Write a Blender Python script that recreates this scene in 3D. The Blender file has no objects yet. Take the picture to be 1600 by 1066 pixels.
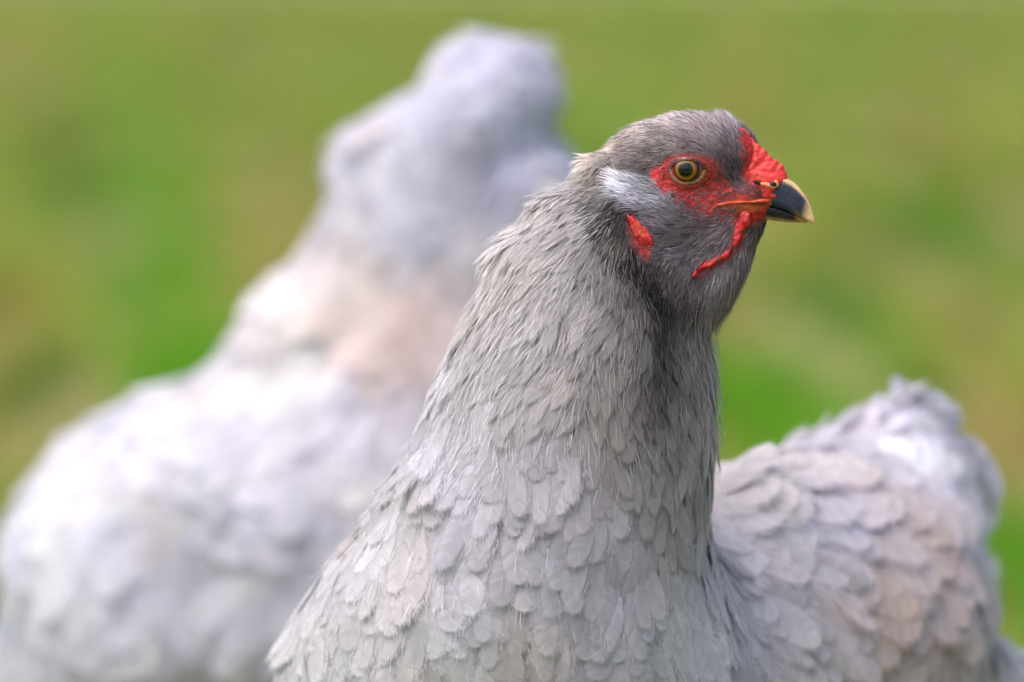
import bpy, bmesh, math, random
import numpy as np
from mathutils import Vector
R = math.radians
rng = np.random.default_rng(7)
random.seed(7)
S = bpy.context.scene
C = S.collection

# ------------------------------------------------------------------ camera
LENS, DIST, PITCH = 200.0, 2.9, R(5.0)
fw = np.array([0.0, math.cos(PITCH), -math.sin(PITCH)])
upv = np.array([0.0, math.sin(PITCH), math.cos(PITCH)])
CAM = np.array([0.0, 0.0, 0.433]) - DIST * fw
cam = bpy.data.cameras.new("camera")
camo = bpy.data.objects.new("camera", cam); C.objects.link(camo)
camo.location = CAM; camo.rotation_euler = (R(90) - PITCH, 0, 0)
cam.lens = LENS; cam.sensor_width = 36; cam.clip_start = 0.1; cam.clip_end = 2000
cam.dof.use_dof = True; cam.dof.focus_distance = DIST - 0.028; cam.dof.aperture_fstop = 3.2
S.camera = camo
K = 36.0 / LENS / 1600.0            # tangent of the view angle per photo pixel
PX = K * DIST                        # metres per photo pixel at the hen's head

# ------------------------------------------------------------------ light
SUN_EL, SUN_AZ = R(62), R(-125)      # high bright cloud, left of the camera
w = bpy.data.worlds.new("World"); S.world = w; w.use_nodes = True
nt = w.node_tree; nt.nodes.clear()
sky = nt.nodes.new("ShaderNodeTexSky"); sky.sky_type = 'NISHITA'; sky.sun_disc = False
sky.sun_elevation = SUN_EL; sky.sun_rotation = SUN_AZ; sky.air_density = 1.0; sky.dust_density = 5.0; sky.ozone_density = 1.0
bg = nt.nodes.new("ShaderNodeBackground"); bg.inputs[1].default_value = 0.14
wo = nt.nodes.new("ShaderNodeOutputWorld")
nt.links.new(sky.outputs[0], bg.inputs[0]); nt.links.new(bg.outputs[0], wo.inputs[0])
sl = bpy.data.lights.new("sun", 'SUN'); sl.energy = 1.3; sl.angle = R(75); sl.color = (1.0, 0.972, 0.945)
so = bpy.data.objects.new("sun", sl); C.objects.link(so)
sd = Vector((math.sin(SUN_AZ) * math.cos(SUN_EL), math.cos(SUN_AZ) * math.cos(SUN_EL), math.sin(SUN_EL)))
so.rotation_euler = sd.to_track_quat('Z', 'Y').to_euler(); so.location = (0, 0, 5)
S.view_settings.view_transform = 'Standard'; S.view_settings.look = 'None'
S.view_settings.gamma = 1; S.view_settings.use_curve_mapping = False
S.view_settings.exposure = 0.86
S.render.engine = 'CYCLES'
S.cycles.max_bounces = 8; S.cycles.diffuse_bounces = 5; S.cycles.transparent_max_bounces = 10

# ------------------------------------------------------------------ geometry of the view: photo pixel + distance behind the head -> place
def ray(px, py):
    px = np.asarray(px, float); py = np.asarray(py, float)
    d = fw + ((px - 800) * K)[..., None] * np.array([1.0, 0, 0]) - ((py - 533) * K)[..., None] * upv
    return d
def P(px, py, y=0.0):
    d = ray(px, py)
    t = (np.asarray(y, float) - CAM[1]) / d[..., 1]
    return CAM + d * np.asarray(t)[..., None]
def pix(p):
    q = p - CAM
    z = q @ fw
    return 800 + q[..., 0] / z / K, 533 - (q @ upv) / z / K, z
def lin(c):
    c = np.asarray(c, float) / 255.0
    return np.where(c <= 0.04045, c / 12.92, ((c + 0.055) / 1.055) ** 2.4)
def nrm(v):
    return v / np.maximum(np.linalg.norm(v, axis=-1, keepdims=True), 1e-12)
def hash3(i, j, k):
    n = (i * 73856093) ^ (j * 19349663) ^ (k * 83492791)
    n = (n ^ (n >> 13)) * 1274126177 & 0x7fffffff
    return ((n ^ (n >> 16)) & 0xffff) / 65535.0
def vnoise(p, s):
    q = np.asarray(p) * s + 1000.0
    i = np.floor(q).astype(np.int64); f = q - i; f = f * f * (3 - 2 * f)
    r = 0
    for a in (0, 1):
        for b in (0, 1):
            for c in (0, 1):
                wt = (f[..., 0] if a else 1 - f[..., 0]) * (f[..., 1] if b else 1 - f[..., 1]) * (f[..., 2] if c else 1 - f[..., 2])
                r = r + wt * hash3(i[..., 0] + a, i[..., 1] + b, i[..., 2] + c)
    return r

# ------------------------------------------------------------------ signed distance shapes
class Shape:
    """Groups of ellipsoids, smoothly joined."""
    def __init__(self): self.groups = []
    def group(self, k): self.groups.append((k, [])); return self
    def ell(self, c, axes, r): self.groups[-1][1].append((np.asarray(c, float), np.asarray(axes, float), np.asarray(r, float))); return self
    def ball(self, c, r): return self.ell(c, np.eye(3), (r, r, r))
    def __call__(self, p, kk=0.010):
        out = None
        for k, es in self.groups:
            m = np.zeros(p.shape[:-1]); 
            for c, A, r in es:
                q = (p - c) @ A.T
                k0 = np.sqrt(((q / r) ** 2).sum(-1)) + 1e-9; k1 = np.sqrt(((q / r ** 2) ** 2).sum(-1)) + 1e-9
                d = k0 * (k0 - 1) / k1
                m += np.exp(-np.clip(d, -0.2, 0.12) / k)
            d = -k * np.log(m + 1e-300)
            d = np.minimum(d, 1.0)
            if out is None: out = d
            else:
                h = np.clip(0.5 + 0.5 * (out - d) / kk, 0, 1)
                out = out * (1 - h) + d * h - kk * h * (1 - h)
        return out
    def grad(self, p, e=0.0008):
        g = np.stack([self(p + np.eye(3)[i] * e) - self(p - np.eye(3)[i] * e) for i in range(3)], -1)
        return nrm(g)
    def project(self, p, n=2):
        for _ in range(n):
            p = p - self.grad(p) * self(p)[..., None]
        return p
    def hit(self, px, py, t0=2.3, t1=3.4, iters=80):
        px = np.atleast_1d(px).astype(float); py = np.atleast_1d(py).astype(float)
        d = nrm(ray(px, py)); t = np.full(px.shape, t0)
        for _ in range(iters):
            t = t + np.minimum(self(CAM + d * t[:, None]) * 0.8, 0.05)
        p = CAM + d * t[:, None]
        return p, self.grad(p)

def surface_net(f, lo, hi, h):
    lo = np.asarray(lo, float); n = np.ceil((np.asarray(hi) - lo) / h).astype(int) + 1
    ax = [lo[i] + np.arange(n[i]) * h for i in range(3)]
    G = np.empty(n)
    for s in range(0, n[0], 16):
        X = np.stack(np.meshgrid(ax[0][s:s + 16], ax[1], ax[2], indexing='ij'), -1)
        G[s:s + 16] = f(X)
    ins = G < 0
    acc = np.zeros(tuple(n - 1) + (3,)); cnt = np.zeros(tuple(n - 1))
    off = np.array([(a, b, c) for a in (0, 1) for b in (0, 1) for c in (0, 1)])
    base = np.stack(np.meshgrid(*[np.arange(m - 1) for m in n], indexing='ij'), -1).astype(float)
    def sl_(o): return tuple(slice(o[i], n[i] - 1 + o[i]) for i in range(3))
    for a in off:
        for i in range(3):
            if a[i] == 0:
                b = a.copy(); b[i] = 1
                ga, gb = G[sl_(a)], G[sl_(b)]
                m = (ga < 0) != (gb < 0)
                t = np.where(m, ga / np.where(m, ga - gb, 1), 0)
                q = base + a; q[..., i] += t
                acc[m] += q[m]; cnt[m] += 1
    act = cnt > 0
    idx = -np.ones(act.shape, int); idx[act] = np.arange(act.sum())
    V = lo + (acc[act] / cnt[act][:, None]) * h
    F = []
    for i in range(3):
        j, k = (i + 1) % 3, (i + 2) % 3
        s0 = [slice(None)] * 3; s1 = [slice(None)] * 3
        s0[i] = slice(0, n[i] - 1); s1[i] = slice(1, n[i])
        ch = ins[tuple(s0)] != ins[tuple(s1)]
        q = np.argwhere(ch)
        q = q[(q[:, j] > 0) & (q[:, k] > 0) & (q[:, j] < n[j] - 1) & (q[:, k] < n[k] - 1)]
        ej = np.zeros(3, int); ej[j] = 1; ek = np.zeros(3, int); ek[k] = 1
        f4 = np.stack([idx[tuple((q - d).T)] for d in (ej * 0, ej, ej + ek, ek)], 1)
        flip = ~ins[tuple(q.T)]
        f4[flip] = f4[flip][:, ::-1]
        F.append(f4[:, ::-1] if False else f4)
    return V, np.concatenate(F)

# ------------------------------------------------------------------ mesh helpers
def make_mesh(name, V, F, smooth=True, col=None, extra=None):
    """F: int array (n,3) or (n,4), or a list of such arrays."""
    me = bpy.data.meshes.new(name)
    Fs = F if isinstance(F, list) else [F]
    V = np.asarray(V, np.float32)
    loops = np.concatenate([f.ravel() for f in Fs]).astype(np.int32)
    tot = np.concatenate([np.full(len(f), f.shape[1], np.int32) for f in Fs])
    st = np.concatenate([[0], np.cumsum(tot)[:-1]]).astype(np.int32)
    me.vertices.add(len(V)); me.vertices.foreach_set("co", V.ravel())
    me.loops.add(len(loops)); me.loops.foreach_set("vertex_index", loops)
    me.polygons.add(len(tot)); me.polygons.foreach_set("loop_start", st); me.polygons.foreach_set("loop_total", tot)
    me.update(calc_edges=True)
    me.polygons.foreach_set("use_smooth", np.full(len(tot), bool(smooth)))
    if col is not None:
        a = me.color_attributes.new("tint", 'FLOAT_COLOR', 'POINT')
        c = np.ones((len(V), 4), np.float32); c[:, :3] = col
        a.data.foreach_set("color", c.ravel())
    for k_, v_ in (extra or {}).items():
        a = me.attributes.new(k_, 'FLOAT', 'POINT'); a.data.foreach_set("value", np.asarray(v_, np.float32))
    return me
def obj(name, me, mat=None, parent=None, kind=None, label=None):
    o = bpy.data.objects.new(name, me); C.objects.link(o)
    if mat is not None and len(me.materials) == 0: me.materials.append(mat)
    if parent is not None:
        o.parent = parent
        if parent.type == 'EMPTY' or True: o.matrix_parent_inverse = parent.matrix_world.inverted()
    if kind: o["kind"] = kind
    if label: o["label"] = label
    return o
def tri_flat(V, F): return V, F

# ------------------------------------------------------------------ materials
def mat_new(name):
    m = bpy.data.materials.new(name); m.use_nodes = True; t = m.node_tree
    for n_ in list(t.nodes): t.nodes.remove(n_)
    out = t.nodes.new("ShaderNodeOutputMaterial")
    return m, t, out
def attr(t, name, kind='GEOMETRY'):
    n_ = t.nodes.new("ShaderNodeAttribute"); n_.attribute_name = name; n_.attribute_type = kind; return n_
def mix(t, a, b, fac, mode='MIX'):
    n_ = t.nodes.new("ShaderNodeMix"); n_.data_type = 'RGBA'; n_.blend_type = mode
    for sock, v in ((n_.inputs[0], fac), (n_.inputs[6], a), (n_.inputs[7], b)):
        if hasattr(v, "is_output"): t.links.new(v, sock)
        else: sock.default_value = v if not isinstance(v, tuple) else (*v, 1.0)[:4]
    return n_.outputs[2]
def feather_mat(name, by_object, trans=0.50, rough=0.62, fade=True):
    m, t, out = mat_new(name)
    if by_object: c = t.nodes.new("ShaderNodeObjectInfo").outputs["Color"]
    else: c = attr(t, "tint").outputs["Color"]
    sv = attr(t, "streak").outputs["Fac"]
    cmb = t.nodes.new("ShaderNodeCombineColor")
    for i in range(3): t.links.new(sv, cmb.inputs[i])
    tc = t.nodes.new("ShaderNodeTexCoord")
    nz = t.nodes.new("ShaderNodeTexNoise"); nz.inputs["Scale"].default_value = 900 if not by_object else 14
    nz.inputs["Detail"].default_value = 3
    t.links.new(tc.outputs["Object"], nz.inputs["Vector"])
    rmp = t.nodes.new("ShaderNodeMapRange"); rmp.inputs[3].default_value = 0.93; rmp.inputs[4].default_value = 1.06
    t.links.new(nz.outputs[0], rmp.inputs[0])
    cm2 = t.nodes.new("ShaderNodeCombineColor")
    for i in range(3): t.links.new(rmp.outputs[0], cm2.inputs[i])
    c = mix(t, c, cmb.outputs[0], 1.0, 'MULTIPLY'); c = mix(t, c, cm2.outputs[0], 1.0, 'MULTIPLY')
    b = t.nodes.new("ShaderNodeBsdfPrincipled"); t.links.new(c, b.inputs["Base Color"])
    b.inputs["Roughness"].default_value = rough; b.inputs["Specular IOR Level"].default_value = 0.25
    tr = t.nodes.new("ShaderNodeBsdfTranslucent"); t.links.new(c, tr.inputs[0])
    ms = t.nodes.new("ShaderNodeMixShader"); ms.inputs[0].default_value = trans
    t.links.new(b.outputs[0], ms.inputs[1]); t.links.new(tr.outputs[0], ms.inputs[2])
    if not fade: t.links.new(ms.outputs[0], out.inputs[0]); return m
    # the free barb ends thin out to nothing, as down does
    tp = t.nodes.new("ShaderNodeBsdfTransparent"); m2 = t.nodes.new("ShaderNodeMixShader")
    t.links.new(attr(t, "edge").outputs["Fac"], m2.inputs[0]); t.links.new(ms.outputs[0], m2.inputs[1]); t.links.new(tp.outputs[0], m2.inputs[2])
    t.links.new(m2.outputs[0], out.inputs[0])
    return m
def skin_mat(name, rough=0.5, bump=0.5, scale=900.0, sss=0.12, vary=0.35):
    m, t, out = mat_new(name)
    c = attr(t, "tint").outputs["Color"]
    tc = t.nodes.new("ShaderNodeTexCoord")
    n1 = t.nodes.new("ShaderNodeTexNoise"); n1.inputs["Scale"].default_value = scale * 0.6; n1.inputs["Detail"].default_value = 5
    v1 = t.nodes.new("ShaderNodeTexVoronoi"); v1.inputs["Scale"].default_value = scale
    t.links.new(tc.outputs["Object"], n1.inputs["Vector"]); t.links.new(tc.outputs["Object"], v1.inputs["Vector"])
    rmp = t.nodes.new("ShaderNodeMapRange"); rmp.inputs[1].default_value = 0.3; rmp.inputs[2].default_value = 0.7
    rmp.inputs[3].default_value = 1 - vary; rmp.inputs[4].default_value = 1 + vary * 0.5
    t.links.new(n1.outputs[0], rmp.inputs[0])
    cm = t.nodes.new("ShaderNodeCombineColor")
    for i in range(3): t.links.new(rmp.outputs[0], cm.inputs[i])
    c = mix(t, c, cm.outputs[0], 1.0, 'MULTIPLY')
    ad = t.nodes.new("ShaderNodeMath"); ad.operation = 'ADD'
    t.links.new(n1.outputs[0], ad.inputs[0]); t.links.new(v1.outputs["Distance"], ad.inputs[1])
    bp = t.nodes.new("ShaderNodeBump"); bp.inputs["Strength"].default_value = bump; bp.inputs["Distance"].default_value = 0.0006
    t.links.new(ad.outputs[0], bp.inputs["Height"])
    b = t.nodes.new("ShaderNodeBsdfPrincipled"); t.links.new(c, b.inputs["Base Color"]); t.links.new(bp.outputs[0], b.inputs["Normal"])
    b.inputs["Roughness"].default_value = rough; b.inputs["Specular IOR Level"].default_value = 0.35
    if sss:
        b.inputs["Subsurface Weight"].default_value = sss; b.inputs["Subsurface Radius"].default_value = (0.002, 0.0006, 0.0004); b.inputs["Subsurface Scale"].default_value = 1.0
    t.links.new(b.outputs[0], out.inputs[0]); return m
M_FEA = feather_mat("feather_vane", True); M_PLU = feather_mat("plumage_vane", False)
M_BRI = feather_mat("bristle", False, 0.22, 0.55, False)
M_SKIN = skin_mat("hen_skin", 0.46, 0.32, 800.0, 0.12, 0.22); M_COMB = skin_mat("comb_skin", 0.40, 0.30, 600.0, 0.2, 0.14)
M_BEAK = skin_mat("beak_horn", 0.34, 0.25, 420.0, 0.0, 0.32); M_EYE = skin_mat("eye_gloss", 0.03, 0.0, 1500.0, 0.0, 0.15)
M_EYE.node_tree.nodes["Principled BSDF"].inputs["Specular IOR Level"].default_value = 0.5
M_LEG = skin_mat("leg_scale", 0.5, 0.7, 260.0, 0.0, 0.25)

# ------------------------------------------------------------------ feather and bristle templates
def feather_template(kind, seed, n):
    """Local frame: x across, y from quill to tip, z out of the body. Unit length and unit width. Barbs are single strips with free tips."""
    r = np.random.default_rng(seed)
    V, F3, st, ed = [], [], [], []
    def outline(u):
        if kind == 'narrow':
            yy = u; ww = 0.5 * (math.sin(math.pi * min(1, 0.06 + u * 0.93) ** 0.8)) ** 0.8
        else:                 # round ended
            uc, yc = (.42, .58) if kind == 'broad' else (.36, .52)
            if u < uc: yy = u / uc * yc; ww = 0.5 * (0.25 + 0.75 * math.sin(math.pi / 2 * u / uc))
            else:
                a = (u - uc) / (1 - uc) * math.pi / 2; yy = yc + (1 - yc) * math.sin(a); ww = 0.5 * math.cos(a) ** .85
        return ww, yy
    bend = r.uniform(0.05, 0.14); cup = {'broad': 0.30, 'narrow': 0.22, 'fluff': 0.30}[kind]
    skew = r.uniform(-0.06, 0.06)
    def pos(x, y):
        z = 0.13 * y - (bend + 0.05) * y * y - cup * (x * x) * (0.3 + y)
        return (x + skew * y * y, y, z)
    fr = {'broad': 0.34, 'narrow': 0.42, 'fluff': 0.30}[kind]
    for side in (-1, 1):
        us = np.linspace(0.0, 1.0, n + 1)
        roots, mids = [], []
        for u in us:
            ww, yy = outline(u)
            ry = max(0.0, yy - 0.30 * (1 - 0.55 * u) * (1 if u > 0.3 else u / 0.3)); ry = min(ry, 0.93)
            ex, ey = side * ww, yy
            roots.append((0.0, ry)); mids.append((ex, ey))
        gap = 0.0
        for i in range(n):
            (rx0, ry0), (rx1, ry1) = roots[i], roots[i + 1]; (ex0, ey0), (ex1, ey1) = mids[i], mids[i + 1]
            if r.random() < 0.10: gap = r.uniform(-0.05, 0.05) * (1 if kind == 'narrow' else .35)
            f0 = 1 - fr
            m0 = (rx0 + (ex0 - rx0) * f0, ry0 + (ey0 - ry0) * f0 + gap * 0.3); m1 = (rx1 + (ex1 - rx1) * f0, ry1 + (ey1 - ry1) * f0 + gap * 0.3)
            q0 = (rx0 * .5 + m0[0] * .5, ry0 * .5 + m0[1] * .5 - 0.012); q1 = (rx1 * .5 + m1[0] * .5, ry1 * .5 + m1[1] * .5 - 0.012)
            e = r.uniform(0.90, 1.07)
            e2 = r.uniform(0.88, 1.06)
            if kind != 'narrow': e = 1 + (e - 1) * .35; e2 = 1 + (e2 - 1) * .35
            def tip(t, e, dy):
                rx, ry = rx0 + (rx1 - rx0) * t, ry0 + (ry1 - ry0) * t; ex, ey = ex0 + (ex1 - ex0) * t, ey0 + (ey1 - ey0) * t
                return (rx + (ex - rx) * e, ry + (ey - ry) * e + gap + dy)
            t0, t1 = tip(.3, e, .012), tip(.78, e2, .016)
            mm = ((m0[0] + m1[0]) / 2, (m0[1] + m1[1]) / 2)
            b = len(V); lift = r.normal(0, 0.004)
            for (x, y) in ((rx0, ry0), (rx1, ry1), q0, q1, m0, m1, mm, t0, t1): V.append(list(pos(x, y)))
            V[b + 7][2] += lift * 3; V[b + 8][2] -= lift * 2; V[b + 6][2] += lift
            s_ = float(np.clip(r.normal(1.0, 0.055), .84, 1.14)); ed += [0] * 7 + ([.55, .55] if kind == 'narrow' else [.97, .97])
            st += [s_ * 0.97, s_ * 0.97, s_, s_, s_ * 1.01, s_ * 1.01, s_ * 1.01, s_ * 1.04, s_ * 1.04]
            for f in ((0, 1, 3), (0, 3, 2), (2, 3, 6), (2, 6, 4), (3, 5, 6), (4, 6, 7), (6, 5, 8)):
                F3.append([b + k for k in (f if side > 0 else f[::-1])])
    # loose barb ends: a fringe of fine slivers round the rim
    if kind != 'narrow':
        for i in range(110 if kind == 'broad' else 60):
            u = r.uniform(.34, 1.0); side = r.choice((-1, 1)); ww, yy = outline(u); ex, ey = side * ww, yy
            ox, oy = ex * .75 * (1 - .25 * u), ey - .22
            dx, dy = ex - ox, ey - oy; l_ = math.hypot(dx, dy); dx, dy = dx / l_, dy / l_
            an = r.normal(0, .22); dx, dy = dx * math.cos(an) - dy * math.sin(an), dx * math.sin(an) + dy * math.cos(an)
            ln = r.uniform(.06, .20) * (1 if r.random() < .8 else 1.5); w_ = r.uniform(.005, .012); b = len(V); zz = r.uniform(.0, .012)
            for (x, y) in ((ex - dx * .10 - dy * w_, ey - dy * .10 + dx * w_), (ex - dx * .10 + dy * w_, ey - dy * .10 - dx * w_), (ex + dx * ln * .55, ey + dy * ln * .55)):
                p = list(pos(x, y)); p[2] += zz; V.append(p)
            st += [1.02, 1.02, 1.10]; ed += [.15, .15, .8]; F3.append([b, b + 1, b + 2])
    # the quill, a thin ridge
    b = len(V)
    for y in (0.0, 0.35, 0.7, 0.93):
        wq = 0.012 * (1 - y) + 0.002
        for x in (-wq, wq):
            p = list(pos(x, y)); p[2] += 0.004; V.append(p); st.append(1.05); ed.append(0)
    for i in range(3):
        a = b + 2 * i; F3 += [[a, a + 1, a + 3], [a, a + 3, a + 2]]
    V, F3 = np.array(V), np.array(F3); st = np.array(st) * (0.86 + 0.20 * np.clip(V[:, 1], 0, 1) ** 1.5 + (.10 if kind == 'narrow' else .05) * np.clip(np.abs(V[:, 0]) * 2, 0, 1) ** 2)
    fn_ = np.cross(V[F3[:, 1]] - V[F3[:, 0]], V[F3[:, 2]] - V[F3[:, 0]])[:, 2]; F3[fn_ < 0] = F3[fn_ < 0][:, ::-1]
    return V, F3, np.array(st), np.array(ed, float)
T_BROAD = [feather_template('broad', 10 + i, 15) for i in range(8)]
T_NARROW = [feather_template('narrow', 40 + i, 13) for i in range(8)]
T_FLUFF = [feather_template('fluff', 70 + i, 14) for i in range(8)]
T_TINY = [feather_template('narrow', 100 + i, 5) for i in range(8)]
KINDS = [T_NARROW, T_BROAD, T_FLUFF, T_TINY]

_TN = {}
def TN(k, v):
    """smoothed vertex normals of a feather: those of its cupped vane, not of each barb"""
    if (k, v) not in _TN:
        tv = KINDS[k][v][0]; cup = (0.22, 0.30, 0.30, .25)[k]
        _TN[k, v] = nrm(np.stack([2 * cup * tv[:, 0] * (.3 + tv[:, 1]) * .6, np.clip(-0.13 + 0.3 * tv[:, 1], -.2, .3), np.ones(len(tv))], 1))
    return _TN[k, v]
def frames(n, d, lift, roll):
    """axes: x across, y along the feather, z outwards"""
    d = nrm(d - (d * n).sum(-1, keepdims=True) * n)
    y = nrm(d * np.cos(lift)[:, None] + n * np.sin(lift)[:, None])
    x = nrm(np.cross(y, n)); z = np.cross(x, y)
    c, s = np.cos(roll)[:, None], np.sin(roll)[:, None]
    x, z = x * c + z * s, -x * s + z * c
    return x, y, z

def plume_mesh(name, pos, X, Y, Z, L, W, kind, var, col, nb):
    Vs, Fs, Cs, Ss, Ns, Es = [], [], [], [], [], []; base = 0
    for k in range(4):
        for v in range(8):
            m = np.where((kind == k) & (var == v))[0]
            if not len(m): continue
            tv, tf, ts, te = KINDS[k][v]; Es.append(np.tile(te, len(m)))
            q = (pos[m][:, None] + X[m][:, None] * (tv[None, :, 0:1] * W[m][:, None, None]) + Y[m][:, None] * (tv[None, :, 1:2] * L[m][:, None, None])
                 + Z[m][:, None] * (tv[None, :, 2:3] * L[m][:, None, None]))
            nv = len(tv); tn = TN(k, v)
            q_n = X[m][:, None] * tn[None, :, 0:1] + Y[m][:, None] * tn[None, :, 1:2] + Z[m][:, None] * tn[None, :, 2:3]
            Ns.append(nrm(q_n * .32 + nb[m][:, None] * .68).reshape(-1, 3))
            Vs.append(q.reshape(-1, 3)); Cs.append(np.repeat(col[m], nv, 0)); Ss.append(np.tile(ts, len(m)))
            Fs.append((tf[None] + (base + np.arange(len(m)) * nv)[:, None, None]).reshape(-1, 3)); base += nv * len(m)
    me = make_mesh(name, np.concatenate(Vs), np.concatenate(Fs), True, np.concatenate(Cs), {"streak": np.concatenate(Ss), "edge": np.concatenate(Es)})
    me.normals_split_custom_set_from_vertices(np.concatenate(Ns).astype(np.float32)); return me

def bristle_mesh(name, pos, nrml, d, L, W, lift, col, curl=0.25):
    """Fine hair-like feathers: each a tapering, bent blade."""
    n = len(pos)
    d = nrm(d - (d * nrml).sum(-1, keepdims=True) * nrml)
    x = nrm(np.cross(d, nrml) + nrml * rng.normal(0, 0.35, (n, 1)))
    a = pos - nrml * 0.0006
    l = lift[:, None]; L_ = L[:, None]
    mid = pos + L_ * 0.5 * nrm(d + nrml * l)
    tip = mid + L_ * 0.5 * nrm(d + nrml * l * (1 - 2.2 * curl) + rng.normal(0, 0.07, (n, 3)))
    w_ = W[:, None] * 0.5
    V = np.stack([a - x * w_, a + x * w_, mid - x * w_ * .8, mid + x * w_ * .8, tip], 1).reshape(-1, 3)
    F = np.array([[0, 1, 3], [0, 3, 2], [2, 3, 4]])
    F = (F[None] + (np.arange(n) * 5)[:, None, None]).reshape(-1, 3)
    st = np.tile([0.85, 0.85, 1.0, 1.0, 1.12], n) * np.repeat(np.clip(rng.normal(1, .10, n), .7, 1.3), 5)
    me = make_mesh(name, V, F, True, np.repeat(col, 5, 0), {"streak": st})
    fn = nrm(np.cross(x, d) + 1e-9); nn = nrm(fn * .4 + nrml * .6 + rng.normal(0, .10, (n, 3)))
    me.normals_split_custom_set_from_vertices(np.repeat(nn, 5, 0).astype(np.float32)); return me

def sample_mesh(V, F4, n, weight=None):
    F = np.concatenate([F4[:, [0, 1, 2]], F4[:, [0, 2, 3]]]) if F4.shape[1] == 4 else F4
    a, b, c = V[F[:, 0]], V[F[:, 1]], V[F[:, 2]]
    ar = np.linalg.norm(np.cross(b - a, c - a), axis=1)
    if weight is not None: ar = ar * weight((a + b + c) / 3)
    i = rng.choice(len(F), n, p=ar / ar.sum())
    u, v = rng.random(n), rng.random(n); m = u + v > 1; u[m], v[m] = 1 - u[m], 1 - v[m]
    return a[i] + (b[i] - a[i]) * u[:, None] + (c[i] - a[i]) * v[:, None]

def thin(p, r):
    """keep points so that none lies nearer than its own spacing r to a kept one"""
    cell = float(r.max()); keep = []; grid = {}
    ij = np.floor(p / cell).astype(int)
    for i in range(len(p)):
        k = ij[i]; ok = True; ri = r[i]
        for a in (-1, 0, 1):
            for b in (-1, 0, 1):
                for c in (-1, 0, 1):
                    for (q, rq) in grid.get((k[0] + a, k[1] + b, k[2] + c), ()):
                        e = q - p[i]
                        if e[0] * e[0] + e[1] * e[1] + e[2] * e[2] < (min(ri, rq)) ** 2: ok = False; break
                    if not ok: break
                if not ok: break
            if not ok: break
        if ok:
            keep.append(i); grid.setdefault((k[0], k[1], k[2]), []).append((p[i], ri))
    return np.array(keep)

class Guides:
    def __init__(self, rows, pw=3.0):
        # row: px, py, y, dx, dy(down), dz(away), L mm, W mm, kind, (r,g,b), lift deg
        self.p = P([r[0] for r in rows], [r[1] for r in rows], [r[2] for r in rows])
        self.d = nrm(np.array([[r[3], r[5], -r[4]] for r in rows], float))
        self.v = np.array([[r[6] * 1e-3, r[7] * 1e-3, r[10]] for r in rows], float)
        self.c = lin(np.array([r[9] for r in rows])); self.c = self.c * 1.27; self.c = self.c * np.minimum(1, .77 / self.c.max(1, keepdims=True)) * np.array([.985, .985, 1.012]) * (1 - .04 * np.clip((self.c.mean(1, keepdims=True) - .5) / .2, 0, 1)); self.k = np.array([r[8] for r in rows]); self.pw = pw
    def __call__(self, q):
        D = np.linalg.norm(q[:, None] - self.p[None], axis=2)
        w_ = 1.0 / (D + 0.004) ** self.pw; w_ /= w_.sum(1, keepdims=True)
        return nrm(w_ @ self.d), w_ @ self.v, w_ @ self.c, self.k[(D * rng.uniform(.6, 1.4, D.shape)).argmin(1)]

# =================================================================== SETTING: ground and grass
def patch_colour(t, ground):
    tc = t.nodes.new("ShaderNodeNewGeometry")
    mp = t.nodes.new("ShaderNodeMapping"); mp.inputs["Scale"].default_value = (0.95, 0.11, 0)
    t.links.new(tc.outputs["Position"], mp.inputs[0])
    def nz(scale, det, lo, hi):
        a = t.nodes.new("ShaderNodeTexNoise"); a.inputs["Scale"].default_value = scale; a.inputs["Detail"].default_value = det
        t.links.new(mp.outputs[0], a.inputs["Vector"])
        b = t.nodes.new("ShaderNodeMapRange"); b.inputs[1].default_value = lo; b.inputs[2].default_value = hi
        t.links.new(a.outputs[0], b.inputs[0]); return b.outputs[0]
    c = mix(t, (0.16, 0.37, 0.016), (0.36, 0.40, 0.08), nz(3.4, 2, 0.46, 0.54))
    c = mix(t, c, (0.46, 0.35, 0.15), nz(4.3, 2, 0.53, 0.61))
    c = mix(t, c, (0.50, 0.46, 0.26), nz(9.0, 2, 0.52, 0.64))
    c = mix(t, c, (0.24, 0.16, 0.05), nz(6.1, 2, 0.55, 0.68))
    c = mix(t, c, (0.075, 0.20, 0.01), nz(7.7, 2, 0.54, 0.64))
    return c
def grass_mat(name, ground):
    m, t, out = mat_new(name)
    c = mix(t, patch_colour(t, ground), (0.88, 0.95, 0.70), 1.0, 'MULTIPLY')
    if ground:
        nz = t.nodes.new("ShaderNodeTexNoise"); nz.inputs["Scale"].default_value = 60; nz.inputs["Detail"].default_value = 6
        c = mix(t, c, (0.10, 0.075, 0.04), nz.outputs[0])
        b = t.nodes.new("ShaderNodeBsdfPrincipled"); t.links.new(c, b.inputs["Base Color"]); b.inputs["Roughness"].default_value = 0.95
        bp = t.nodes.new("ShaderNodeBump"); bp.inputs["Distance"].default_value = 0.01; t.links.new(nz.outputs[0], bp.inputs["Height"]); t.links.new(bp.outputs[0], b.inputs["Normal"])
        t.links.new(b.outputs[0], out.inputs[0])
    else:
        c = mix(t, c, attr(t, "tint").outputs["Color"], 1.0, 'MULTIPLY')
        b = t.nodes.new("ShaderNodeBsdfPrincipled"); t.links.new(c, b.inputs["Base Color"]); b.inputs["Roughness"].default_value = 0.5
        b.inputs["Specular IOR Level"].default_value = 0.3
        tr = t.nodes.new("ShaderNodeBsdfTranslucent"); t.links.new(c, tr.inputs[0])
        ms = t.nodes.new("ShaderNodeMixShader"); ms.inputs[0].default_value = 0.4
        t.links.new(b.outputs[0], ms.inputs[1]); t.links.new(tr.outputs[0], ms.inputs[2]); t.links.new(ms.outputs[0], out.inputs[0])
    return m
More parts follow.
